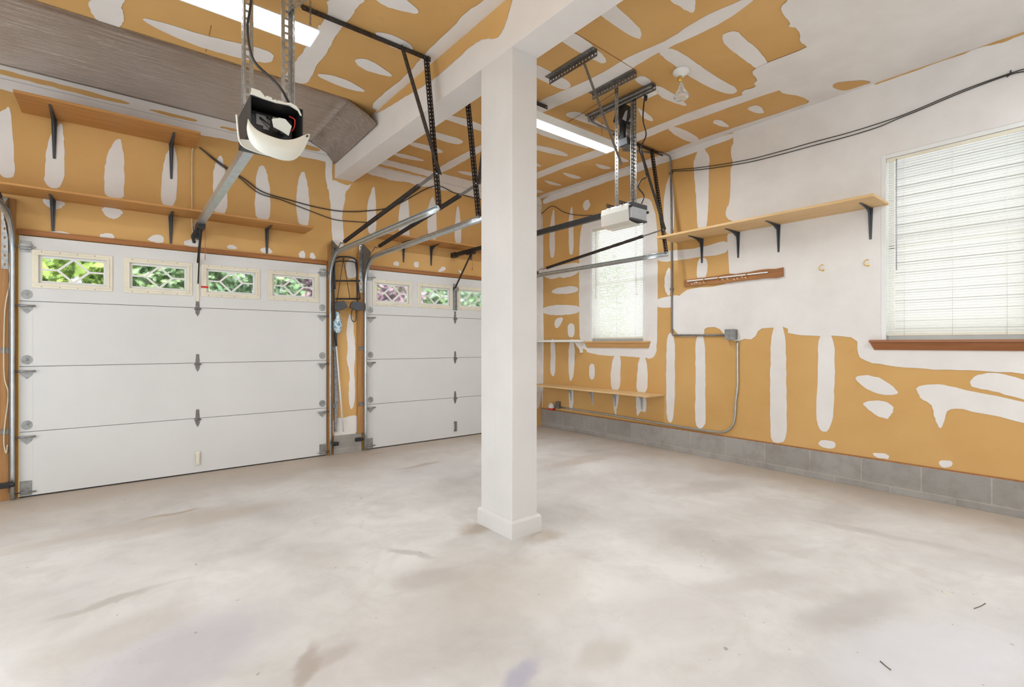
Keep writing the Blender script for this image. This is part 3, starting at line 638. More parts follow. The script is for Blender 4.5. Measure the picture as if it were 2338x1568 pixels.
# ------------------------------------------------------------------ garage doors
def garage_door(i, x0):
    d = empty('door_%d' % i, (x0+DW/2, DY, 0), kind='structure')
    T = .045; sh = DH/4; cx = x0+DW/2; wo = [.072, .664, 1.253, 1.845]; ww = .515; wz0, wz1 = 1.712, 2.026; ins = .03
    for s in range(4):
        z0 = s*sh+(.012 if s == 0 else .0025); z1 = (s+1)*sh-.0025; mb = MB()
        if s < 3: mb.box((x0, DY, z0), (x0+DW, DY+T, z1))
        else:
            hz0, hz1 = wz0+ins, wz1-ins
            mb.box((x0, DY, z0), (x0+DW, DY+T, hz0)); mb.box((x0, DY, hz1), (x0+DW, DY+T, z1)); xs = x0
            for o in wo: mb.box((xs, DY, hz0), (x0+o+ins, DY+T, hz1)); xs = x0+o+ww-ins
            mb.box((xs, DY, hz0), (x0+DW, DY+T, hz1))
        for e in (x0+.078, x0+DW-.08):   # end stile seam
            mb.box((e, DY-.0012, z0), (e+.002, DY, z1))
        mb.build('door_section', M_DOOR, d)
    MB().box((x0, DY+.006, 0), (x0+DW, DY+T-.006, .012)).build('bottom_seal', M_BLACK, d)
    mb = MB()
    for s in (1, 2, 3): mb.box((x0, DY+.012, s*sh-.0024), (x0+DW, DY+T-.01, s*sh+.0024))
    mb.build('seam_gasket', M_GALVD, d)
    for o in wo:
        a, b_ = x0+o, x0+o+ww; f = MB(); t = .042
        for (A, B) in (((a, DY-.008, wz0), (b_, DY-.0005, wz0+t)), ((a, DY-.008, wz1-t), (b_, DY-.0005, wz1)), ((a, DY-.008, wz0+t), (a+t, DY-.0005, wz1-t)), ((b_-t, DY-.008, wz0+t), (b_, DY-.0005, wz1-t))): f.box(A, B)
        t0 = .022; 
        for (A, B) in (((a+t0, DY-.013, wz0+t0), (b_-t0, DY-.008, wz0+t)), ((a+t0, DY-.013, wz1-t), (b_-t0, DY-.008, wz1-t0)), ((a+t0, DY-.013, wz0+t), (a+t, DY-.008, wz1-t)), ((b_-t, DY-.013, wz0+t), (b_-t0, DY-.008, wz1-t))): f.box(A, B)
        fr = f.build('window_frame', M_BEIGE, d, bevel=.002)
        n = MB()
        for kx in range(8):
            for zz in (wz0+.012, wz1-.012):
                if kx % 2: continue
                n.lathe((a+.06+kx*.056, DY-.0085, zz), (0, -1, 0), [(0, .004), (.002, .003)], 6)
        n.build('screw', M_GALVD, fr)
        g0, g1, h0, h1 = a+t, b_-t, wz0+t, wz1-t; m_ = MB(); y = DY+.016; cx_, cz_ = (g0+g1)/2, (h0+h1)/2; dx = .100
        e0, e1, k0, k1 = a+ins-.002, b_-ins+.002, wz0+ins-.002, wz1-ins+.002; q = .034
        for (A, B) in (((e0, y-.006, k0), (e1, y+.006, k0+q)), ((e0, y-.006, k1-q), (e1, y+.006, k1)), ((e0, y-.005, k0+q), (e0+q, y+.005, k1-q)), ((e1-q, y-.005, k0+q), (e1, y+.005, k1-q))): m_.box(A, B)
        pts = [(cx_-dx, cz_), (cx_, k1-q+.004), (cx_+dx, cz_), (cx_, k0+q-.004)]
        for k_ in range(4):
            A, B = pts[k_], pts[(k_+1) % 4]; th = .011+.0006*k_
            m_.bar((A[0], y, A[1]), (B[0], y, B[1]), th, .017, (0, 1, 0) if False else (B[1]-A[1], 0, A[0]-B[0]))
        m_.bar((e0+q-.002, y, cz_), (cx_-dx+.004, y, cz_), .009, .015); m_.bar((cx_+dx-.004, y, cz_), (e1-q+.002, y, cz_), .009, .015)
        m_.build('muntin', M_WHITE, fr)
        MB().box((e0, DY+.026, k0), (e1, DY+.030, k1)).build('pane', M_TGLASS, fr)
    # hinges
    for s in (1, 2, 3):
        z = s*sh
        h = MB()
        h.prism([(cx-.012, DY-.003, z+.085), (cx+.012, DY-.003, z+.085), (cx+.017, DY-.003, z+.01), (cx+.02, DY-.003, z-.012), (cx+.017, DY-.003, z-.05), (cx, DY-.003, z-.085), (cx-.017, DY-.003, z-.05), (cx-.02, DY-.003, z-.012), (cx-.017, DY-.003, z+.01)], (0, .002, 0))
        h.tube([(cx-.027, DY-.010, z-.012), (cx+.027, DY-.010, z-.012)], .008, 8)
        for zz in (z+.07, z+.04, z-.04): h.lathe((cx, DY-.003, zz), (0, -1, 0), [(0, .006), (.004, .005)], 6)
        h.build('centre_hinge', M_GALVD, d)
        for sgn, ex in ((1, x0), (-1, x0+DW)):
            c = ex+sgn*.045; h = MB()
            pts = [(c+.034*math.cos(t_), DY-.003, z+.055+.038*math.sin(t_)) for t_ in [math.pi*2*q_/16 for q_ in range(16)]]
            h.prism(pts, (0, .002, 0)); h.lathe((c, DY-.003, z+.055), (0, -1, 0), [(0, .009), (.006, .007)], 8)
            h.build('end_hinge_plate', M_GALV, d, smooth=False)
            h = MB(); zz = z-.04
            h.prism([(c-.04, DY-.004, zz), (c+.04, DY-.004, zz), (c+.03, DY-.004, zz-.03), (c, DY-.004, zz-.062), (c-.03, DY-.004, zz-.03)], (0, .003, 0))
            h.tube([(c+sgn*.055, DY-.020, zz+.002), (ex-sgn*.03, DY-.020, zz+.002)], .0075, 8)
            h.box((c-.035, DY-.022, zz-.004), (c+.035, DY-.002, zz+.006))
            h.lathe((c, DY-.004, zz-.022), (0, -1, 0), [(0, .008), (.005, .007)], 8)
            h.build('roller_bracket', M_GALV, d)
    for sgn, ex in ((1, x0), (-1, x0+DW)):
        c = ex+sgn*.04; h = MB(); zt = 2.045
        h.box((c-.032, DY-.004, zt-.045), (c+.032, DY-.001, zt+.045)); h.box((c-.034, DY-.022, zt-.022), (c+.034, DY-.004, zt+.022))
        h.tube([(c+sgn*.06, DY-.026, zt-.005), (ex-sgn*.03, DY-.026, zt-.005)], .006, 8); h.build('top_roller_bracket', M_GALV, d, bevel=.0015)
        h = MB(); h.box((c-.036, DY-.004, .018), (c+.034, DY-.001, .135)); h.tube([(c+sgn*.06, DY-.013, .045), (ex-sgn*.03, DY-.013, .045)], .006, 8)
        for zz in (.11, .075): h.lathe((c+.01, DY-.004, zz), (0, -1, 0), [(0, .006), (.004, .005)], 6)
        h.build('bottom_bracket', M_GALV, d)
    h = MB(); h.box((cx-.014, DY-.022, .10), (cx+.014, DY-.014, .20)); h.box((cx-.018, DY-.016, .19), (cx+.018, DY-.001, .215)); h.box((cx-.018, DY-.016, .085), (cx+.018, DY-.001, .105))
    h.build('lift_handle', M_BEIGE if i == 1 else M_GALVD, d, bevel=.002)
    h = MB()
    if i == 1:
        h.box((cx-.012, DY-.012, 1.66), (cx+.012, DY-.001, 2.10)); h.box((cx-.018, DY-.016, 2.0), (cx+.018, DY-.001, 2.06)); h.build('operator_bracket', M_BEIGE, d, bevel=.002)
        MB().box((cx+.026, DY-.0155, 1.795), (cx+.088, DY-.0135, 1.813)).build('warning_label', M_RED, d, label='small red sticker')
    else:
        h.box((cx-.03, DY-.028, 1.70), (cx-.008, DY-.001, 2.05)); h.box((cx+.004, DY-.028, 1.70), (cx+.02, DY-.001, 2.05)); h.box((cx-.03, DY-.034, 1.96), (cx+.04, DY-.001, 2.01)); h.build('operator_bracket', M_GALV, d, bevel=.002)
for i, x in enumerate(DX): garage_door(i+1, x)

# ------------------------------------------------------------------ tracks, springs, hangers
def track(x, side, lab):
    """side +1: door lies toward +x"""
    zc = 2.25; R = .30; yv = DY-.028
    t = empty('garage_door_track', (x, yv, 0), lab, 'track', 'garage door tracks')
    path = [Vector((x, yv, .01+i*.2)) for i in range(int((zc-R)/.2)+1)]+[Vector((x, yv, zc-R))]
    path += [Vector((x, yv-R+R*math.cos(a), zc-R+R*math.sin(a))) for a in [math.pi/2*j/10 for j in range(1, 11)]]
    path += [Vector((x, yv-R-(yv-R-3.17)*j/6, zc)) for j in range(1, 7)]
    # C section swept along the path: local a = toward door/up (outer), b = along x
    prof = [(-.026, side*.002), (-.026, side*.022), (.0, side*.0), (.026, side*.022), (.026, side*.002)]
    prof = [(-.022, .024*side), (-.027, .018*side), (-.024, .004*side), (-.012, -.004*side), (.012, -.004*side), (.024, .004*side), (.027, .018*side), (.022, .024*side)]
    rings = []
    mb = MB()
    for i, p in enumerate(path):
        dd = (path[min(i+1, len(path)-1)]-path[max(i-1, 0)]).normalized(); a = Vector((1, 0, 0)).cross(dd)
        rings.append([mb.bm.verts.new(p+a*u+Vector((w, 0, 0))) for u, w in prof])
    for A, B in zip(rings, rings[1:]):
        for q in range(len(prof)-1):
            f = mb.bm.faces.new([A[q], A[q+1], B[q+1], B[q]]); f.smooth = True
    mb.build('rail', M_TRACK, t, solid=.0022)
    fb = MB(); s2 = -side
    fb.prism([(x+s2*.012, DY+.012, 1.98), (x+s2*.012, DY+.012, 2.40), (x+s2*.012, DY-.03, 2.42), (x+s2*.012, DY-.25, 2.30), (x+s2*.012, DY-.25, 2.26), (x+s2*.012, DY-.05, 2.10), (x+s2*.012, DY-.02, 1.98)], (s2*.0025, 0, 0))
    fb.build('flag_bracket', M_GALVD, t)
    fb = MB(); fb.plate((x+s2*.016, WY-.032, 1.85), (x+s2*.016, WY-.032, 2.42), (s2, 0, 0), .04, pitch=.07); fb.build('wall_angle', M_GALV, t, solid=.003)
    for z in (.55, 1.2):
        q = MB(); q.box((x+s2*.008, DY-.016, z-.022), (x+s2*.06, DY-.012, z+.022)); q.lathe((x+s2*.04, DY-.016, z), (0, -1, 0), [(0, .007), (.004, .006)], 6); q.build('track_bracket', M_GALVD, t)
    return t
track(-.690, 1, 'galvanised curved door track at the left edge of the photo')
track(1.840, -1, 'galvanised door track on the left of the narrow wall pier, curving back under the beam')
track(2.228, 1, 'galvanised door track right of the wall pier, ending at the hanger beside the post')
track(4.755, -1, 'galvanised door track running along the right wall below the motor unit')
def spring(x, lab):
    p0 = Vector((x, 5.15, 2.335)); p1 = Vector((x, 3.50, 2.505)); d = (p1-p0)
    t = empty('extension_spring', p0, lab, 'spring', 'extension springs above the door tracks')
    n = 420; mb = MB(); mb.tube([p0+d*(i/n) for i in range(n+1)], [.0205 if i % 2 else .0165 for i in range(n+1)], 8); mb.build('coil', M_BLKST, t)
    q = MB(); q.tube(curve([p0, p0-d*.05, p0-d*.07+Vector((0, 0, .02)), p0-d*.10, p0-d*.12-Vector((0, 0, .01))], 4), .005, 6)
    q.build('end_hook', M_GALVD, t)
    MB().bar(p1, p1+d*.15, .03, .008).build('end_clip', M_GALVD, t)
    c = MB().tube([p0-d*.11, (x, DY-.06, 2.20), (x, DY-.035, .06)], .002, 5); c.build('lift_cable', M_GALVD, t)
    c = MB(); c.lathe((x-.012, DY-.10, 2.29), (1, 0, 0), [(0, .038), (.006, .038), (.008, .03), (.016, .03), (.018, .038), (.024, .038)], 16); c.build('pulley', M_GALVD, t)
spring(-.70, 'dark extension spring over the far left door track'); spring(1.848, 'dark extension spring left of the post, over the first door\'s right track')
spring(2.236, 'dark extension spring just left of the post, over the second door\'s left track'); spring(4.748, 'extension spring silhouetted across the small window\'s blind')
def hanger(name_lab, a0, a1, topA, topB, xb):
    """ceiling angle from a0 to a1 (x) with two legs meeting above the rail end at xb"""
    y = 3.385; t = empty('track_hanger', (xb, 3.22, CZ), name_lab, 'track hanger', 'dark perforated track hangers')
    MB().angle((a0, y, CZ-.007), (a1, y, CZ-.007), (0, 0, -1), (0, 1, 0), .034, pitch=.03, hole=(.012, .010)).build('ceiling_angle', M_BLKST, t, solid=.003)
    foot = Vector((xb, 3.20, 2.262)); hip = foot+Vector((0, .03, .27))
    MB().angle(Vector((topB, y-.004, CZ-.02)), foot, (-1, 0, .0), (0, -1, 0), .030, pitch=.03, hole=(.012, .009)).build('leg', M_BLKST, t, solid=.003)
    MB().angle(Vector((topA, y-.004, CZ-.02)), hip, (1, 0, .0), (0, -1, 0), .034, pitch=.03, hole=(.013, .010)).build('leg', M_BLKST, t, solid=.003)
    for p in (foot+Vector((0, -.005, .0)), hip): MB().lathe(p, (-1, 0, 0), [(0, .009), (.012, .009), (.02, .005)], 6).build('bolt', M_GALV, t)
hanger('dark perforated steel hanger with two legs left of the post in front of the beam', .93, 1.89, 1.63, 1.855, 1.865)
hanger('dark perforated steel hanger seen between the beam and the post', 2.16, 3.13, 2.46, 2.21, 2.222)
hanger('dark perforated steel hanger beside the motor unit near the right wall', 4.10, 4.97, 4.48, 4.74, 4.76)

# ------------------------------------------------------------------ opener with the broken lens (left bay)
ox = .563
op = empty('garage_door_opener', (ox, 2.58, 2.2), 'black garage door opener with a broken white light cover hanging under it', 'garage door opener')
x0, x1, y0, y1, z0, z1 = .452, .680, 2.45, 2.73, 2.205, 2.372
mb = MB()
for a, b_ in (((x0, y0+.0, z1-.006), (x1, y1, z1)), ((x0, y1-.006, z0), (x1, y1, z1)), ((x0, y0, z0), (x0+.006, y1, z1)), ((x1-.006, y0, z0), (x1, y1, z1)), ((x0, y0+.06, z0), (x1, y1, z0+.006))): mb.box(a, b_)
mb.box((x0+.02, y0+.11, z0+.006), (x1-.02, y1-.01, z1-.02))
mb.build('motor_housing', M_BLACK, op, bevel=.004)
mb = MB(); mb.box((x0+.045, y0+.104, z1-.085), (x0+.105, y0+.109, z1-.035)); mb.box((x0+.075, y0+.1035, z1-.10), (x0+.10, y0+.1035+.004, z1-.085)); mb.build('rating_plate', M_GALVD, op)
mb = MB(); mb.box((x0+.115, y0+.095, z1-.062), (x0+.155, y0+.109, z1-.035)); mb.build('terminal_block', M_BEIGE, op)
mb = MB(); mb.tube(curve([(x1-.05, y0+.05, z1-.03), (x1-.03, y0+.03, z1-.05), (x1-.03, y0+.06, z1-.085), (x1-.05, y0+.09, z1-.09)], 5), .003, 6); mb.build('red_wire', M_RED, op)
mb = MB(); mb.lathe((x1-.07, y0+.085, z1-.095), (0, -1, 0), [(0, .018), (.02, .018), (.03, .012)], 10); mb.build('lamp_socket', M_GALVD, op)
MB().tube([(x0+.09, y0+.1, z1-.04), (x0+.12, y0+.07, z1-.075), (x0+.17, y0+.06, z1-.10)], .0035, 6).build('wire', M_CABLE, op); MB().tube([(x0+.06, y0+.1, z1-.05), (x0+.11, y0+.08, z1-.09)], .0035, 6).build('wire', M_CABLE, op)
# jagged white top edge of the broken cover
mb = MB(); top = [(0, .0), (.0, .028), (.035, .026), (.05, .012), (.055, .004), (.062, .012), (.083, .010), (.086, .001), (.10, .006), (.108, .002), (.112, .007), (.14, .004), (.165, .012), (.19, .004), (.205, -.012), (.215, -.035), (.208, -.035), (.198, -.016), (.16, -.002), (.10, -.008), (.05, -.006)]
mb.prism([(x0+.005+a, y0-.006, z1+c_) for a, c_ in top], (0, .006, 0)); mb.prism([(x0+.01+a, y0+.03, z1+c_*.8+.002) for a, c_ in top[:9]], (0, .02, 0)); mb.build('broken_cover_rim', M_LENS, op)
mb = MB(); mb.prism([(x0+.092, y0+.01, z1-.082), (x0+.125, y0+.01, z1-.066), (x0+.15, y0+.008, z1-.066), (x0+.178, y0+.008, z1-.092), (x0+.165, y0+.008, z1-.14), (x0+.14, y0+.01, z1-.128), (x0+.10, y0+.012, z1-.115)], (0, .003, 0)); mb.build('broken_cover_shard', M_LENS, op)
# crescent-shaped broken light cover hanging below the housing
UP = [(566,268),(573,284),(588,298),(606,306),(625,313),(645,319),(665,319),(682,314),(695,307),(708,305)]
LO = [(563,292),(566,318),(582,340),(603,353),(625,361),(648,368),(671,368),(688,353),(699,332),(707,313)]
mb = MB(); G = []; ns = len(UP)
for i in range(ns):
    s_ = i/(ns-1); Y0 = 2.42-.055*math.sin(math.pi*s_); row = []
    for j in range(7):
        q = j/6; row.append(mb.bm.verts.new(onY(UP[i][0]+(LO[i][0]-UP[i][0])*q, UP[i][1]+(LO[i][1]-UP[i][1])*q, Y0-.014*math.sin(q*math.pi))))
    G.append(row)
for i in range(ns-1):
    for j in range(6): f = mb.bm.faces.new([G[i][j], G[i+1][j], G[i+1][j+1], G[i][j+1]]); f.smooth = True
mb.build('light_cover', M_LENS, op, solid=.003).modifiers.new('sub', 'SUBSURF').render_levels = 2
MB().prism([onY(a_, c_, 2.52) for a_, c_ in ((549,318),(572,320),(600,340),(640,352),(672,350),(660,361),(625,355),(590,347),(562,338),(550,328))], (0, -.003, 0)).build('cover_floor', M_LENS, op)
MB().tube(curve([onY(a_, c_, 2.50) for a_, c_ in ((540,262),(542,285),(546,318),(556,334),(580,345),(610,354),(650,361))], 5), .004, 6).build('cover_lip', M_LENS, op)
MB().lathe(onY(700, 312, 2.40), (0, -1, 0), [(0, .0045), (.014, .0045)], 8).build('screw_hole', M_BLACK, op)
mb = MB(); ra = (ox, 2.70, 2.372); rb = (ox, 5.50, 2.372)
for s in (-1, 1): mb.bar((ox+s*.024, 2.72, 2.355), (ox+s*.024, 5.5, 2.355), .004, .05)
mb.bar((ox, 2.72, 2.330), (ox, 5.5, 2.330), .05, .004); mb.build('rail', M_TRACK, op)
mb = MB(); mb.box((ox-.02, 5.50, 2.30), (ox+.02, WY-.003, 2.38)); mb.box((ox-.028, 5.52, 2.26), (ox+.028, WY-.003, 2.30)); mb.build('header_bracket', M_BLACK, op)
mb = MB(); mb.box((ox-.034, 5.18, 2.295), (ox+.034, 5.34, 2.345)); mb.tube([(ox-.02, 5.26, 2.30), (ox-.05, 5.34, 2.24), (ox-.03, 5.42, 2.2)], .016, 8); mb.build('trolley', M_BLACK, op, bevel=.004)
mb = MB(); mb.bar((ox+.01, 5.27, 2.30), (ox+.012, DY-.04, 2.03), .02, .007); mb.bar((ox+.012, 5.40, 2.20), (ox+.015, DY-.03, 1.83), .012, .006); mb.build('door_arm', M_BLACK, op)
mb = MB().tube([(ox+.035, 5.24, 2.30), (ox+.037, 5.24, 2.12), (ox+.035, 5.25, 2.02)], .003, 5); mb.build('release_cord', M_COPPER, op)
mb = MB().tube(curve([onY(577,-40,2.52), onY(571,20,2.52), onY(565,60,2.52), onY(569,105,2.52), onY(582,142,2.51), onY(612,172,2.5), onY(640,200,2.48), onY(662,238,2.5)], 6), .006, 8); mb.build('power_cord', M_BLACK, op)

oh = empty('opener_hanger', (ox, 2.6, CZ), 'galvanised perforated straps holding the black opener with the broken cover', 'hanger bracket')
for xx, sg in ((.448, 1), (.672, -1)):
    MB().angle((xx, 2.62, 2.372), (xx, 2.62, CZ), (sg, 0, 0), (0, -1, 0), .05, pitch=.036, hole=(.024, .014)).build('strap', M_GALV, oh, solid=.003)
MB().angle((.650, 2.60, 2.90), (1.15, 2.60, CZ-.03), (0, -1, 0), (0, 0, 1), .034, pitch=.04).build('brace', M_GALV, oh, solid=.003)
MB().angle((.40, 2.62, CZ-.006), (1.22, 2.62, CZ-.006), (0, 0, -1), (0, 1, 0), .034).build('ceiling_angle', M_GALV, oh, solid=.003)

# ------------------------------------------------------------------ opener in the right bay
ox = 3.462
op = empty('garage_door_opener', (ox, 2.74, 2.3), 'grey and white garage door opener hanging in front of the small window', 'garage door opener')
x0, x1, y0, y1, z0, z1 = 3.352, 3.572, 2.59, 2.885, 2.296, 2.448
MB().box((x0+.004, y0, z0+.012), (x1-.004, y1-.02, z1)).build('motor_housing', M_GREY, op, bevel=.006)
MB().box((x0+.002, y0-.004, z1-.035), (x1-.002, y0+.05, z1+.004)).build('dark_top_cap', M_BRK, op, bevel=.003)
MB().box((x0+.002, y0-.003, z0+.006), (x1-.002, y0+.03, z0+.022)).build('dark_lower_lip', M_BRK, op, bevel=.002)
mb = MB(); q = [(x0-.006, z1-.01), (x0-.016, z1-.06), (x0-.008, z0-.006), (x0+.06, z0-.020), (x1-.06, z0-.020), (x1-.004, z0+.0), (x1-.004, z0+.006), (x1-.06, z0-.010), (x0+.06, z0-.010), (x0+.002, z0+.004), (x0-.004, z1-.06), (x0+.002, z1-.01)]
mb.prism([(a, y0+.02, c_) for a, c_ in q], (0, .30, 0)); mb.build('light_cover', M_LENS, op, smooth=False, bevel=.004)
for (a, c_) in ((x0-.006, z1-.035), (x1+.004, z1-.055)): MB().lathe((a, y0+.012, c_), (0, -1, 0), [(0, .012), (.02, .012), (.024, .008)], 12).build('knob', M_BLACK, op)
for yy in (2.70, 2.84): MB().plate((x0-.02, yy, z1+.002), (x1+.02, yy, z1+.002), (0, 0, 1), .032, pitch=.035, hole=(.016, .012)).build('mounting_rail', M_BLKST, op, solid=.003)
mb = MB().box((ox-.022, y1-.03, 2.405), (ox+.022, 5.52, 2.455)); mb.build('rail', M_BLACK, op, bevel=.003)
mb = MB().box((ox-.03, 5.5, 2.40), (ox+.03, WY-.003, 2.46)); mb.build('header_bracket', M_BLACK, op)
mb = MB(); mb.box((ox-.03, 5.10, 2.385), (ox+.03, 5.24, 2.41)); mb.tube([(ox, 5.16, 2.39), (ox, 5.17, 2.31)], .01, 6); mb.build('trolley', M_BLACK, op)
mb = MB(); mb.bar((ox, 5.17, 2.385), (ox+.005, DY-.035, 1.99), .022, .008); mb.build('door_arm', M_BLKST, op)
mb = MB().tube([(ox+.03, 5.18, 2.39), (ox+.03, 5.18, 2.22)], .003, 5); mb.tube([(ox+.03, 5.18, 2.22), (ox+.03, 5.18, 2.19)], .009, 6); mb.build('release_cord', M_COPPER, op)
tcur = lambda lst, Y: [onY(x, y, Y) for x, y in lst]
mb = MB().tube(curve(tcur([(1472,216),(1468,272),(1475,308),(1464,341),(1475,400),(1465,410),(1457,427),(1470,446),(1465,464)], 2.6), 5), .006, 7); mb.build('power_cord', M_BLACK, op)
oh = empty('opener_hanger', (ox, 2.74, CZ), 'perforated steel straps and diagonal bar holding the opener by the small window', 'hanger bracket')
for xx, sg in ((3.350, 1), (3.600, -1)):
    MB().angle((xx, 2.76, z1+.003), (xx, 2.76, CZ-.03), (sg, 0, 0), (0, -1, 0), .036, pitch=.032, hole=(.014, .010)).build('strap', M_GALV, oh, solid=.003)
for xx, ya_, yb_ in ((3.305, 2.50, 2.98), (3.60, 2.52, 3.30), (2.825, 2.50, 3.03)):
    MB().angle((xx, ya_, CZ-.007), (xx, yb_, CZ-.007), (0, 0, -1), (-1, 0, 0), .05, pitch=.032, hole=(.018, .014)).build('ceiling_angle', M_GALVD, oh, solid=.003)
mb = MB().plate((2.835, 2.66, CZ-.03), (3.39, 2.73, 2.80), (.7, .1, .45), .036, pitch=.10, hole=(.008, .008)); mb.build('diagonal_bar', M_GALVD, oh, solid=.003)

# ------------------------------------------------------------------ shop lights
def shop_light(xa, xb, y, z, lab, mat, lit):
    t = empty('shop_light', ((xa+xb)/2, y, z), lab, 'light')
    mb = MB(); n = [( -.115, -.005), (-.06, .035), (-.03, .055), (.03, .055), (.06, .035), (.115, -.005), (.108, -.005), (.058, .028), (.028, .046), (-.028, .046), (-.058, .028), (-.108, -.005)]
    mb.prism([(xa, y+a, z+c_) for a, c_ in n], (xb-xa, 0, 0)); mb.build('reflector', M_WHITE, t)
    for s in (-1, 1): MB().tube([(xa+.03, y+s*.05, z+.005), (xb-.03, y+s*.05, z+.005)], .0135, 12).build('tube', mat, t)
    for e in (xa, xb): MB().box((e-.006, y-.095, z-.012), (e+.006, y+.095, z+.04)).build('end_cap', M_WHITE, t, bevel=.003)
    for e in (xa+.06, xb-.03):
        c = MB(); nz = int((CZ-.01-z-.055)/.018)
        for i in range(nz):
            zz = z+.055+i*.018
            if i % 2: c.tube([(e-.004, y, zz), (e-.004, y, zz+.02)], .0018, 5); c.tube([(e+.004, y, zz), (e+.004, y, zz+.02)], .0018, 5)
            else: c.tube([(e, y-.004, zz), (e, y-.004, zz+.02)], .0018, 5); c.tube([(e, y+.004, zz), (e, y+.004, zz+.02)], .0018, 5)
        c.build('chain', M_GALVD, t)
    return t
shop_light(-.25, .99, 3.30, 3.245, 'lit twin-tube shop light hanging on chains in the left bay', M_TUBE, True)
t = empty('shop_light', (3.33, 3.30, 3.24), 'white box-shaped tube light with a bright lens hanging behind the post', 'light')
MB().vbox([(2.72, 3.245, 3.242), (3.94, 3.245, 3.242), (3.94, 3.36, 3.242), (2.72, 3.36, 3.242), (2.72, 3.225, 3.305), (3.94, 3.225, 3.305), (3.94, 3.38, 3.305), (2.72, 3.38, 3.305)]).build('housing', M_WHITE, t, bevel=.004)
MB().box((2.73, 3.25, 3.225), (3.93, 3.355, 3.2415)).build('lens', M_TUBE2, t, bevel=.006)
for e in (2.70, 3.925): MB().box((e, 3.24, 3.224), (e+.02, 3.365, 3.30)).build('end_cap', M_WHITE, t, bevel=.003)
for e in (2.85, 3.80): MB().tube([(e, 3.30, 3.305), (e, 3.30, CZ-.002)], .0022, 6).build('hanging_wire', M_GALVD, t)
light('shop_light_lamp', 'AREA', (3.33, 3.30, 3.221), (0, 0, 0), 26, (.88, .95, 1), shape='RECTANGLE', size=1.18, size_y=.09)

# lamp holder with flood bulb
c = onZ(1555, 160); lb = empty('ceiling_bulb', (c.x, c.y, CZ), 'white ceiling lampholder with a clear flood bulb pointing down', 'light bulb')
MB().lathe((c.x, c.y, CZ-.001), (0, 0, -1), [(0, .064), (.010, .068), (.026, .062), (.042, .036), (.050, .024), (.058, .023)], 24).build('lamp_base', M_WHITE, lb, smooth=True)
MB().lathe((c.x-.012, c.y, CZ-.06), (-.2, 0, -1), [(0, .018), (.03, .02), (.045, .012)], 12).build('swivel_socket', M_BRASS, lb)
MB().lathe((c.x+.0, c.y, CZ-.10), (.05, 0, -1), [(0, .016), (.03, .016), (.035, .022), (.055, .027), (.09, .050), (.11, .060), (.125, .060), (.135, .048), (.139, .001)], 24).build('flood_bulb', M_BULB, lb, smooth=True)
# socket outlet on the ceiling by the second opener
c = onZ(1482, 207); t = empty('ceiling_outlet', (c.x, c.y, CZ), 'white ceiling outlet with the black opener plug in it', 'outlet')
MB().box((c.x-.035, c.y-.06, CZ-.045), (c.x+.035, c.y+.06, CZ-.001)).build('outlet_box', M_WHITE, t, bevel=.004)
MB().lathe((c.x-.02, c.y+.02, CZ-.045), (0, 0, -1), [(0, .016), (.03, .014), (.045, .006)], 10).build('plug', M_BLACK, t)

# halogen work light on its bent tube stand, hung from the ceiling near the opener
wl = empty('work_light', (3.85, 3.45, 3.2), 'black caged halogen work light hung upside down on a bent tube stand', 'work light')
pth = [onZ(1488,196,3.45), onZ(1420,228,3.43), onZ(1352,260,3.40), onZ(1344,268,3.37), onZ(1350,277,3.34), onZ(1372,289,3.28), onY(1412,306,2.95)]
MB().tube(curve(pth, 5), .011, 8).build('stand', M_GALVD, wl)
MB().tube(curve([onZ(1490,203,3.44), onZ(1430,232,3.42), onZ(1360,268,3.38), onZ(1358,274,3.34)], 5), .011, 8).build('stand_bar', M_GALVD, wl)
hc = onY(1424, 263, 2.86); hb = onY(1431, 303, 2.86)
MB().vbox([hc+Vector(v) for v in ((-.095, -.05, -.075), (.085, -.05, -.075), (.085, .05, -.075), (-.095, .05, -.075), (-.045, -.05, .075), (.10, -.05, .075), (.10, .05, .075), (-.045, .05, .075))]).build('lamp_head', M_BLACK, wl, bevel=.006)
MB().prism([hc+Vector(v) for v in ((.0, -.054, -.07), (.085, -.054, -.08), (.08, -.054, -.02), (.03, -.054, -.03))], (0, -.006, 0)).build('reflector', M_GREY, wl)
MB().prism([hc+Vector(v) for v in ((-.09, -.054, -.08), (-.04, -.054, -.085), (-.02, -.054, .02), (-.05, -.054, .0))], (0, -.006, 0)).build('reflector', M_GREY, wl)
MB().vbox([hb+Vector(v) for v in ((-.05, -.05, -.13), (.05, -.05, -.13), (.05, .05, -.13), (-.05, .05, -.13), (-.06, -.05, -.065), (.07, -.05, -.065), (.07, .05, -.065), (-.06, .05, -.065))]).build('lower_head', M_BLACK, wl, bevel=.005)
MB().box(hb+Vector((-.045, .0, -.065)), hb+Vector((.05, .05, .08))).build('back_shell', M_BLACK, wl, bevel=.004)
mb = MB()
for i in range(7): mb.tube([hb+Vector((-.045+i*.016, -.03, -.07)), hb+Vector((-.045+i*.016, -.035, .08))], .0028, 5)
for z in (-.03, .01, .05): mb.tube([hb+Vector((-.05, -.032, z)), hb+Vector((.055, -.032, z))], .0028, 5)
mb.build('wire_guard', M_GALV, wl)
MB().tube(curve([hc+Vector((.02, -.06, .16)), hc+Vector((.04, -.07, .06)), hc+Vector((.10, -.08, .0)), hc+Vector((.08, -.07, -.09)), hb+Vector((.02, -.07, -.11)), hb+Vector((-.04, -.07, -.15))], 6), .0035, 6).build('lamp_cord', M_CREAMW, wl)
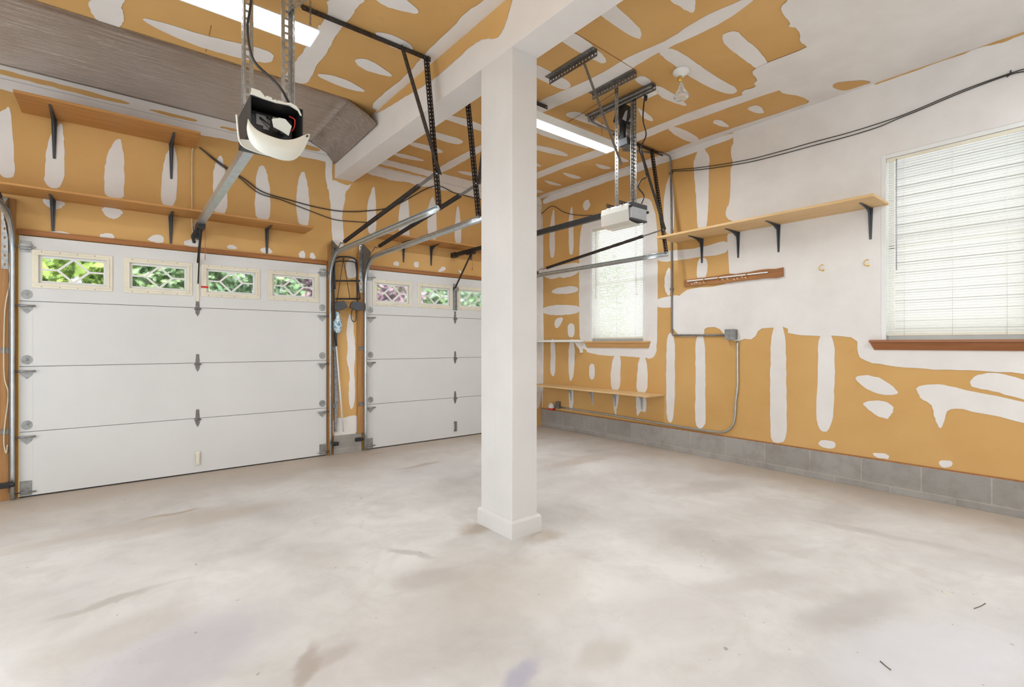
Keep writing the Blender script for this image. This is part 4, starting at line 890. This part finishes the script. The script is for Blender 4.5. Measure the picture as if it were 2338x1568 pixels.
# ------------------------------------------------------------------ shelves
def bracket_mb(base, out, drop, reach):
    """stamped bracket: base = inner corner on wall under the board, out = unit vector away from wall"""
    mb = MB(); base = Vector(base); out = Vector(out); s = Vector((0, 0, 1)).cross(out)
    for (a, b_) in ((base+s*.0, base),):
        pass
    def leg(p0, p1, w0, w1, nrm):
        q = []
        for p, w in ((p0, w0), (p1, w1)):
            q += [p-s*w, p+s*w]
        n = nrm*.012
        mb.vbox([q[0], q[1], q[3], q[2], q[0]+n, q[1]+n, q[3]+n*.4, q[2]+n*.4])
    leg(base+Vector((0, 0, -.002)), base+out*reach+Vector((0, 0, -.002)), .017, .008, Vector((0, 0, -1)))
    leg(base, base+Vector((0, 0, -drop)), .019, .009, out)
    p = [base+out*.012+Vector((0, 0, -.012)), base+out*(reach*.85)+Vector((0, 0, -.008)), base+out*(reach*.45)+Vector((0, 0, -.022)), base+out*.045+Vector((0, 0, -.055)), base+out*.026+Vector((0, 0, -drop*.45)), base+out*.008+Vector((0, 0, -drop*.9))]
    mb.prism([v-s*.003 for v in p], s*.006); return mb
def shelf(a, b_, mat, lab, brs, out, drop=.29, reach=.25, bmat=None, lip=None):
    t = empty('wall_shelf', ((a[0]+b_[0])/2, (a[1]+b_[1])/2, min(a[2], b_[2])), lab, 'shelf')
    MB().box(a, b_).build('board', mat, t, bevel=.002)
    for p in brs: bracket_mb(p, out, drop, reach).build('bracket', bmat or M_BRK, t)
    return t
zS = 2.425
shelf((4.66, 1.243, zS), (WX-.002, 3.26, zS+.022), M_PINE, 'long pale wood shelf high on the right wall, ending in front of the large blind', [(WX-.002, onX(px, 560).y, zS) for px in (1603, 1686, 1778, 1988)], (-1, 0, 0), .27, .27)
z = 3.135
shelf((-.632, 5.175, z), (.557, WY-.002, z+.018), M_WX, 'short wide wood shelf, upper of the two over the left garage door', [(onY(px, 300).x, WY-.002, z) for px in (124, 391)], (0, -1, 0), .33, .33)
z = 2.456
shelf((-2.0, 5.27, z), (1.572, WY-.002, z+.018), M_WX, 'long narrow wood shelf, lower of the two over the left garage door', [(onY(px, 500).x, WY-.002, z) for px in (121, 390, 609)], (0, -1, 0), .26, .22)
z = 2.515
shelf((2.27, 5.28, z), (4.15, WY-.002, z+.018), M_WX, 'wood shelf over the right garage door, seen left of the post', [(onY(px, 575).x, WY-.002, z) for px in (921, 984, 1160)], (0, -1, 0), .25, .22)
z = .632
shelf((4.74, 3.425, z), (WX-.002, 5.50, z+.02), M_PINE, 'low pale pine shelf on the right wall under the small window', [(WX-.002, onX(px, 900).y, z) for px in (1304, 1352, 1405, 1466)], (-1, 0, 0), .20, .2, M_GREY)
z = 1.278
t = empty('wall_shelf', (4.93, 5.1, z), 'white painted shelf left of the small window, level with its sill', 'shelf')
MB().box((4.86, 4.70, z), (WX-.002, WY-.002, z+.03)).build('board', M_WHITE, t, bevel=.002)
mb = MB(); yb_ = 4.745; mb.prism([(WX-.003, yb_, z-.001), (WX-.16, yb_, z-.001), (WX-.13, yb_, z-.03), (WX-.10, yb_, z-.07), (WX-.06, yb_, z-.10), (WX-.045, yb_, z-.15), (WX-.003, yb_, z-.15)], (0, .02, 0)); mb.build('bracket', M_WHITE, t)

# ------------------------------------------------------------------ things on the right wall
X1 = WX-.014
def wtube(lst, rad, name, mat, lab, cat, X=X1, plane=None, **kw):
    pl = plane or (lambda a, b_: onX(a, b_, X)); pts = curve([pl(a, b_) for a, b_ in lst], kw.pop('n', 6))
    return tag(MB().tube(pts, rad, 8).build(name, mat, **kw), lab, cat)
p = lambda x, y: onX(x, y, X1)
cd = empty('conduit', p(1534, 765), 'grey metal conduit dropping from the ceiling beside the small window to the junction box', 'conduit')
MB().tube([Vector((4.5, 3.60, CZ-.02)), Vector((4.85, 3.42, CZ-.02))]+curve([(4.93, 3.36, CZ-.025), (5.0, 3.31, CZ-.06), (X1, p(1532, 400).y, CZ-.16)], 6)+[p(1532, 420), p(1534, 600), p(1534, 758), p(1536, 764), p(1542, 765), p(1600, 765), p(1664, 765)], .0105, 10).build('pipe', M_GALVD, cd)
for (a, b_) in ((1532, 395), (1534, 660)): v = p(a, b_); MB().box(v+Vector((-.014, -.02, -.01)), v+Vector((.012, .02, .01))).build('strap_clip', M_GALVD, cd)
cd = empty('conduit', p(1684, 775), 'bright metal conduit curving from the junction box down and left along the wall base', 'conduit')
MB().tube(curve([p(1684, 778), p(1684, 830), p(1684, 880), p(1680, 915), p(1678, 950), p(1672, 972), p(1658, 984), p(1640, 986), p(1600, 981), p(1500, 965), p(1400, 948), p(1277, 929)], 6), .0115, 10).build('pipe', M_TRACK, cd)
j = onX(1673, 764, WX); t = empty('junction_box', j, 'grey square junction box between the two conduits on the right wall', 'junction box')
MB().box(j+Vector((-.055, -.055, -.05)), j+Vector((-.002, .055, .055))).build('box', M_GALVD, t, bevel=.006)
q = MB().box(j+Vector((-.060, -.058, -.053)), j+Vector((-.055, .058, .058)))
for a in (-1, 1):
    for b_ in (-1, 1): q.lathe(j+Vector((-.06, a*.045, b_*.045)), (-1, 0, 0), [(0, .006), (.003, .005)], 8)
q.build('cover_plate', M_GALV, t)
j = onX(1277, 924, WX); t = empty('outlet_box', j, 'small grey outlet box at the far end of the low conduit', 'outlet')
MB().box(j+Vector((-.05, -.035, -.05)), j+Vector((-.002, .035, .05))).build('box', M_GALVD, t, bevel=.004)
j = onX(1259, 925, WX-.05); t = empty('string_spool', (j.x, j.y, .27), 'white and red rounded roll sitting on the block ledge in the far corner', 'roll')
MB().lathe((j.x, j.y, .268), (0, 0, 1), [(0, .044), (.03, .046), (.031, .047), (.06, .046), (.09, .034), (.105, .012), (.106, .001)], 16).build('white_dome', M_WHITE, t, smooth=True)
MB().lathe((j.x, j.y, .2675), (0, 0, 1), [(0, .048), (.028, .049)], 16).build('red_band', M_RED, t)
# torn wooden plank
pa, pb = onX(1564, 649), onX(1790, 624); t = empty('wall_plank', (WX, (pa.y+pb.y)/2, 1.9), 'torn brown wood plank fixed level on the right wall under the long shelf', 'wood plank')
z0 = 1.251+(785-655)*5.07/ray(1564, 0).x/FPX; z1 = z0+.075; mb = MB(); n = 16; up, dn = [], []
for i in range(n+1):
    y = pa.y+(pb.y-pa.y)*i/n; up.append((WX-.024, y, z1+.018*i/n+random.uniform(-.006, .006))); dn.append((WX-.024, y, z0+random.uniform(-.005, .005)))
mb.prism(up+dn[::-1], (.022, 0, 0)); mb.build('plank', M_ROUGHW, t)
MB().box((WX-.040, pa.y-.05, z1-.022), (WX-.025, pb.y+.14, z1-.010)).build('white_strip', M_WHITE, t)
q = MB()
for i in range(14):
    y = random.uniform(pb.y+.35, pa.y-.1); zz = z0+random.uniform(.01, .035); q.prism([(WX-.026, y, zz), (WX-.026, y+.02, zz+.012), (WX-.026, y+.012, zz+.02)], (.002, 0, 0))
q.build('glue_residue', M_BEIGE, t)
for yy in (pa.y-.25, pa.y-.42, pa.y-.72): MB().box((WX-.043, yy, z1-.035), (WX-.024, yy-.012, z1-.002)).build('clip', M_WD, t)
for (px, py, lab) in ((1877, 612, 'brass cup hook on the white wall, the one nearer the wood plank'), (1980, 601, 'brass cup hook on the white wall, the one nearer the large window')):
    c = onX(px, py); t = empty('cup_hook', c, lab, 'hook', 'brass cup hooks')
    pts = [c+Vector((-.004, 0, 0)), c+Vector((-.03, .0, -.002))]+[c+Vector((-.03-.0*a, .024*math.sin(a), .022-.024*math.cos(a)+.0)) for a in [i*math.pi*1.5/10 for i in range(11)]]
    pts = [c+Vector((-.003, -.012, -.02)), c+Vector((-.02, -.01, -.022))]+[c+Vector((-.022, -.006+.026*math.sin(a), .002-.026*math.cos(a))) for a in [i*math.pi*1.15/10 for i in range(11)]]
    MB().tube(curve(pts, 3), .0038, 7).build('hook', M_BRASS, t)
    MB().lathe(c+Vector((-.001, -.012, -.02)), (-1, 0, 0), [(0, .011), (.004, .010)], 10).build('base', M_BRASS, t)
# cables
wtube([(1533,388),(1600,382),(1700,366),(1780,346),(1858,324),(1930,305),(2002,283),(2052,266),(2100,247),(2200,205),(2310,166),(2360,152)], .0042, 'wall_cable', M_CABLE, 'upper of the two thin dark cables slung along the right wall', 'cable', X=WX-.02)
wtube([(1533,391),(1600,387),(1700,372),(1780,353),(1858,332),(1930,313),(2002,291),(2052,270),(2100,251),(2200,209),(2310,169),(2360,162)], .0042, 'wall_cable', M_CABLE, 'lower of the two thin dark cables slung along the right wall', 'cable', X=WX-.012)
v = onX(2308, 167, WX-.006); tag(MB().tube([v+Vector((0, 0, .02)), v+Vector((-.02, 0, .005)), v+Vector((-.022, 0, -.012)), v+Vector((0, .02, -.02))], .004, 6).build('cable_clip', M_BLACK), 'small black nail clip pinning the cables above the large window', 'clip')
wtube([(1228,492),(1240,485),(1252,474),(1265,471),(1285,483),(1305,489),(1335,492),(1352,491)], .0045, 'wall_cable', M_CABLE, 'short dark cable sagging in the far corner above the small window', 'cable', X=WX-.01)
py_ = lambda a, b_: onY(a, b_, WY-.015)
wtube([(458,338),(500,370),(560,410),(600,438),(660,456),(720,472),(780,482),(840,481),(900,470),(990,425),(1040,441),(1098,455)], .006, 'wall_cable', M_CABLE, 'long dark cable sagging across the wall from the upper shelf toward the post', 'cable', plane=py_)
wtube([(455,336),(500,374),(545,404),(590,440),(640,455),(700,478),(760,500),(800,505),(845,508)], .005, 'wall_cable', M_CABLE, 'lower dark cable sagging between the two garage doors', 'cable', plane=py_)
wtube([(446,335),(439,345),(438,400),(438,470),(439,520),(447,545),(455,563)], .0045, 'wall_cable', M_CREAMW, 'thin cream wire hanging straight down the wall at the opener rail', 'wire', plane=py_)
wtube([(19,600),(23,640),(12,700),(9,780),(10,860),(19,900),(11,970),(9,1010),(14,1035),(17,1015)], .004, 'wall_cable', M_CREAMW, 'thin cream sensor wire beside the track at the left edge', 'wire', plane=lambda a, b_: onY(a, b_, WY-.045))
tag(MB().tube(curve([onZ(1410,207,CZ-.03), onZ(1350,246,CZ-.02), onZ(1292,282,CZ-.01)], 6), .002, 5).build('pull_string', M_CABLE), 'thin string stretched under the ceiling near the post', 'string')
tag(MB().tube(curve([onZ(1305,302,CZ-.12), onZ(1312,284,CZ-.02), onZ(1330,290,CZ-.012), onZ(1352,296,CZ-.01)], 6), .003, 5).build('lamp_cord', M_CREAMW), 'short cream lamp cord loop on the ceiling over the tube light', 'cord')

# ------------------------------------------------------------------ pier between the doors: rack, bag, pole, sensors
YP = WY-.06
pp = lambda a, b_, y=YP: onY(a, b_, y)
rk = empty('carrier_rack', pp(795, 700), 'folded black tube-framed carrier rack hanging between the garage doors', 'carrier rack')
MB().tube(curve([pp(768, 790), pp(763, 700), pp(762, 640), pp(763, 600), pp(770, 588), pp(785, 586), pp(803, 588), pp(814, 598), pp(815, 640), pp(817, 700)], 5), .010, 8).build('outer_tube', M_BLACK, rk)
MB().tube(curve([pp(765, 660, YP-.03), pp(764, 610, YP-.03), pp(767, 598, YP-.03), pp(785, 596, YP-.03), pp(808, 598, YP-.03), pp(813, 608, YP-.03), pp(816, 640, YP-.03), pp(822, 680, YP-.03)], 5), .008, 8).build('inner_tube', M_BLACK, rk)
q = MB(); q.tube([pp(764, 641), pp(822, 641)], .009, 8); q.build('cross_bar', M_BLACK, rk)
q = MB(); q.tube([pp(766, 682), pp(822, 682)], .009, 8); q.build('cross_bar', M_BLACK, rk)
q = MB(); q.tube([pp(784, 592, YP-.04), pp(769, 690, YP-.02)], .004, 6); q.tube([pp(784, 592, YP-.04), pp(799, 682, YP-.02)], .004, 6); q.lathe(pp(784, 591, YP-.04), (0, -1, 0), [(0, .012), (.012, .01)], 8); q.build('strap', M_CABLE, rk)
def pad(pts):
    mb = MB(); mb.prism([pp(a, b_, YP-.02) for a, b_ in pts], (0, -.045, 0)); return mb
pad([(762, 692), (768, 689), (783, 687), (789, 695), (791, 700), (784, 706), (776, 709), (762, 707)]).build('pad', M_BRK, rk, bevel=.006)
pad([(828, 694), (822, 690), (803, 688), (798, 695), (797, 702), (806, 707), (820, 710), (828, 707)]).build('pad', M_BRK, rk, bevel=.006)
MB().tube(curve([pp(804, 707), pp(802, 722), pp(805, 733), pp(811, 733), pp(813, 722), pp(812, 707)], 5), .005, 7).build('loop', M_BLACK, rk)
# bag
mb = MB(); c = pp(771, 736); prof = [(0, .003), (.02, .03), (.06, .045), (.12, .05), (.17, .038), (.21, .022), (.25, .026)]
mb.lathe(c+Vector((0, 0, -.13)), (0, 0, 1), prof, 14)
for v in mb.bm.verts: v.co += Vector((random.uniform(-.009, .009), random.uniform(-.009, .009), random.uniform(-.006, .006)))
tag(mb.build('plastic_bag', M_BAG), 'crumpled blue and white plastic bag hanging left under the carrier rack', 'bag')
# pole with black grip, leaning
t = empty('leaning_pole', pp(784, 985), 'thin white pole with a black grip leaning on the wall between the garage doors', 'pole')
MB().tube([pp(784, 986, WY-.05), pp(767, 780, WY-.035)], .0085, 8).build('shaft', M_WHITE, t)
MB().tube([pp(767, 780, WY-.035), pp(766, 768, WY-.035), pp(765, 757, WY-.035)], [.011, .013, .009], 8).build('grip', M_BLACK, t)
mb = MB(); mb.prism([pp(761, 745, WY-.004), pp(769, 745, WY-.004), pp(769, 850, WY-.004), pp(772, 900, WY-.004), pp(768, 985, WY-.004), pp(763, 985, WY-.004), pp(762, 850, WY-.004)], (0, -.018, 0))
tag(mb.build('foam_strip', simple('grey_foam', (.30, .30, .32), .9, 0, .4, 60, .4)), 'ragged grey insulation foam strip behind the leaning white pole', 'foam strip')
def sensor(px, py, sg, lab):
    c = onY(px, py, WY-.10); t = empty('safety_sensor', c, lab, 'sensor', 'safety sensors at the feet of the door tracks')
    MB().box(c+Vector((-.045, -.012, -.022)), c+Vector((.025, .018, .022))).build('body', M_BLACK, t, bevel=.004)
    MB().lathe(c+Vector((sg*.02, 0, 0)), (sg, 0, 0), [(0, .018), (.02, .018), (.03, .014)], 12).build('lens_cap', M_BLACK, t)
    MB().bar(c+Vector((0, .02, 0)), c+Vector((0, .085, 0)), .006, .03).build('bracket', M_GALVD, t)
sensor(768, 1013, -1, 'black safety sensor at the foot of the track left of the pier'); sensor(820, 1003, 1, 'black safety sensor at the foot of the track right of the pier'); sensor(14, 1108, 1, 'black safety sensor by the track at the left edge of the photo')

# ------------------------------------------------------------------ bits on the floor
def fl(px, py): return onZ(px, py, .002)
for (a, lab, cat, mat, r) in (([(2150,1349),(2160,1354),(2172,1358),(2176,1352)], 'small dry leaf scrap on the floor at right', 'leaf', M_BEIGE, .003), ([(2224,1389),(2240,1383),(2250,1377)], 'short pale twig on the floor, lying right of the dry leaf', 'twig', M_BARK, .0018), ([(2010,1509),(2020,1518),(2034,1529)], 'thin dark twig on the floor near the lower right edge', 'twig', M_BARK, .0022), ([(1602,1260),(1606,1264),(1611,1262)], 'tiny tan chip on the floor between the post and the right wall', 'chip', M_BEIGE, .004)):
    tag(MB().tube([fl(x, y) for x, y in a], r, 5).build('floor_'+cat, mat), lab, cat)

# ------------------------------------------------------------------ outdoors
nb = empty('neighbour_house', (9.4, -1.2, -.06), 'pale sided house wall outside the large window', 'house')
mb = MB()
for i in range(34): z = -.06+i*.14; mb.vbox([(9.0, -7, z), (9.6, -7, z), (9.6, 3.6, z), (9.0, 3.6, z), (9.03, -7, z+.14), (9.6, -7, z+.14), (9.6, 3.6, z+.14), (9.03, 3.6, z+.14)])
mb.build('wall', M_SIDING, nb); MB().prism([(8.7, -7.2, 4.7), (8.7, 3.9, 4.7), (8.7, 3.9, 4.85), (8.7, -7.2, 4.85)], (3.5, 0, 0)).build('roof', M_GREY, nb)
# trees seen through the door panes
tag(struct(MB().box((-30, WY+.2, -.2), (45, 40, -.06)).build('ground', M_LAWN)), 'lawn outside the garage', 'ground')
def tree(x, y, h, r, mat, lab):
    t = empty('leafy_tree', (x, y, -.06), lab, 'tree', 'trees outside the garage doors')
    MB().tube([(x, y, -.06), (x+.05, y, h*.3), (x, y+.1, h*.6)], [.16, .12, .06], 8).build('trunk', M_BARK, t)
    mb = MB(); c = Vector((x, y, h*.53))
    for i in range(3800):
        d = Vector((random.gauss(0, 1), random.gauss(0, 1), random.gauss(0, 1))).normalized()*(random.random()**.33)
        p_ = c+Vector((d.x*r, d.y*r, d.z*h*.52)); s = random.uniform(.07, .15)
        a = Vector((random.gauss(0, 1), random.gauss(0, 1), random.gauss(0, 1))).normalized(); b_ = a.orthogonal().normalized()
        mb.face([p_-a*s, p_+b_*s*.45, p_+a*s, p_-b_*s*.45])
    mb.build('crown', mat, t)
FT = [(-4.1, 9.6, M_LEAF, 'bright green tree farthest left beyond the left garage door'), (-1.2, 9.6, M_LEAF, 'bright green tree seen through the leftmost pane of the left garage door'), (1.3, 9.8, M_LEAFB, 'green tree seen through the middle panes of the left garage door'),
      (3.8, 10.0, M_LEAFP, 'purple-leaved tree seen through the panes on both sides of the wall pier'), (6.7, 10.6, M_LEAFB, 'green tree seen through the second pane of the right garage door'), (9.6, 11.0, M_LEAF, 'green tree seen through the pane nearest the post in the right garage door')]
for x, y, mt, lab in FT: tree(x, y, 4.4, 1.4, mt, lab)
for i in range(8):
    tree(-5.5+i*3.1+(i > 4)*.4, 13.6+.15*i, 5.6, 1.5, M_LEAFB if i % 2 else M_LEAF, ['dark green tree at the left end of the back row outside', 'bright green tree in the back row, second from its left end', 'dark green tree in the back row behind the second pane of the left door', 'bright green tree in the back row behind the third pane of the left door', 'dark green tree in the back row behind the pane nearest the pier', 'bright green tree in the back row behind the first pane of the right door', 'dark green tree in the back row behind the second pane of the right door', 'bright green tree at the right end of the back row outside'][i])
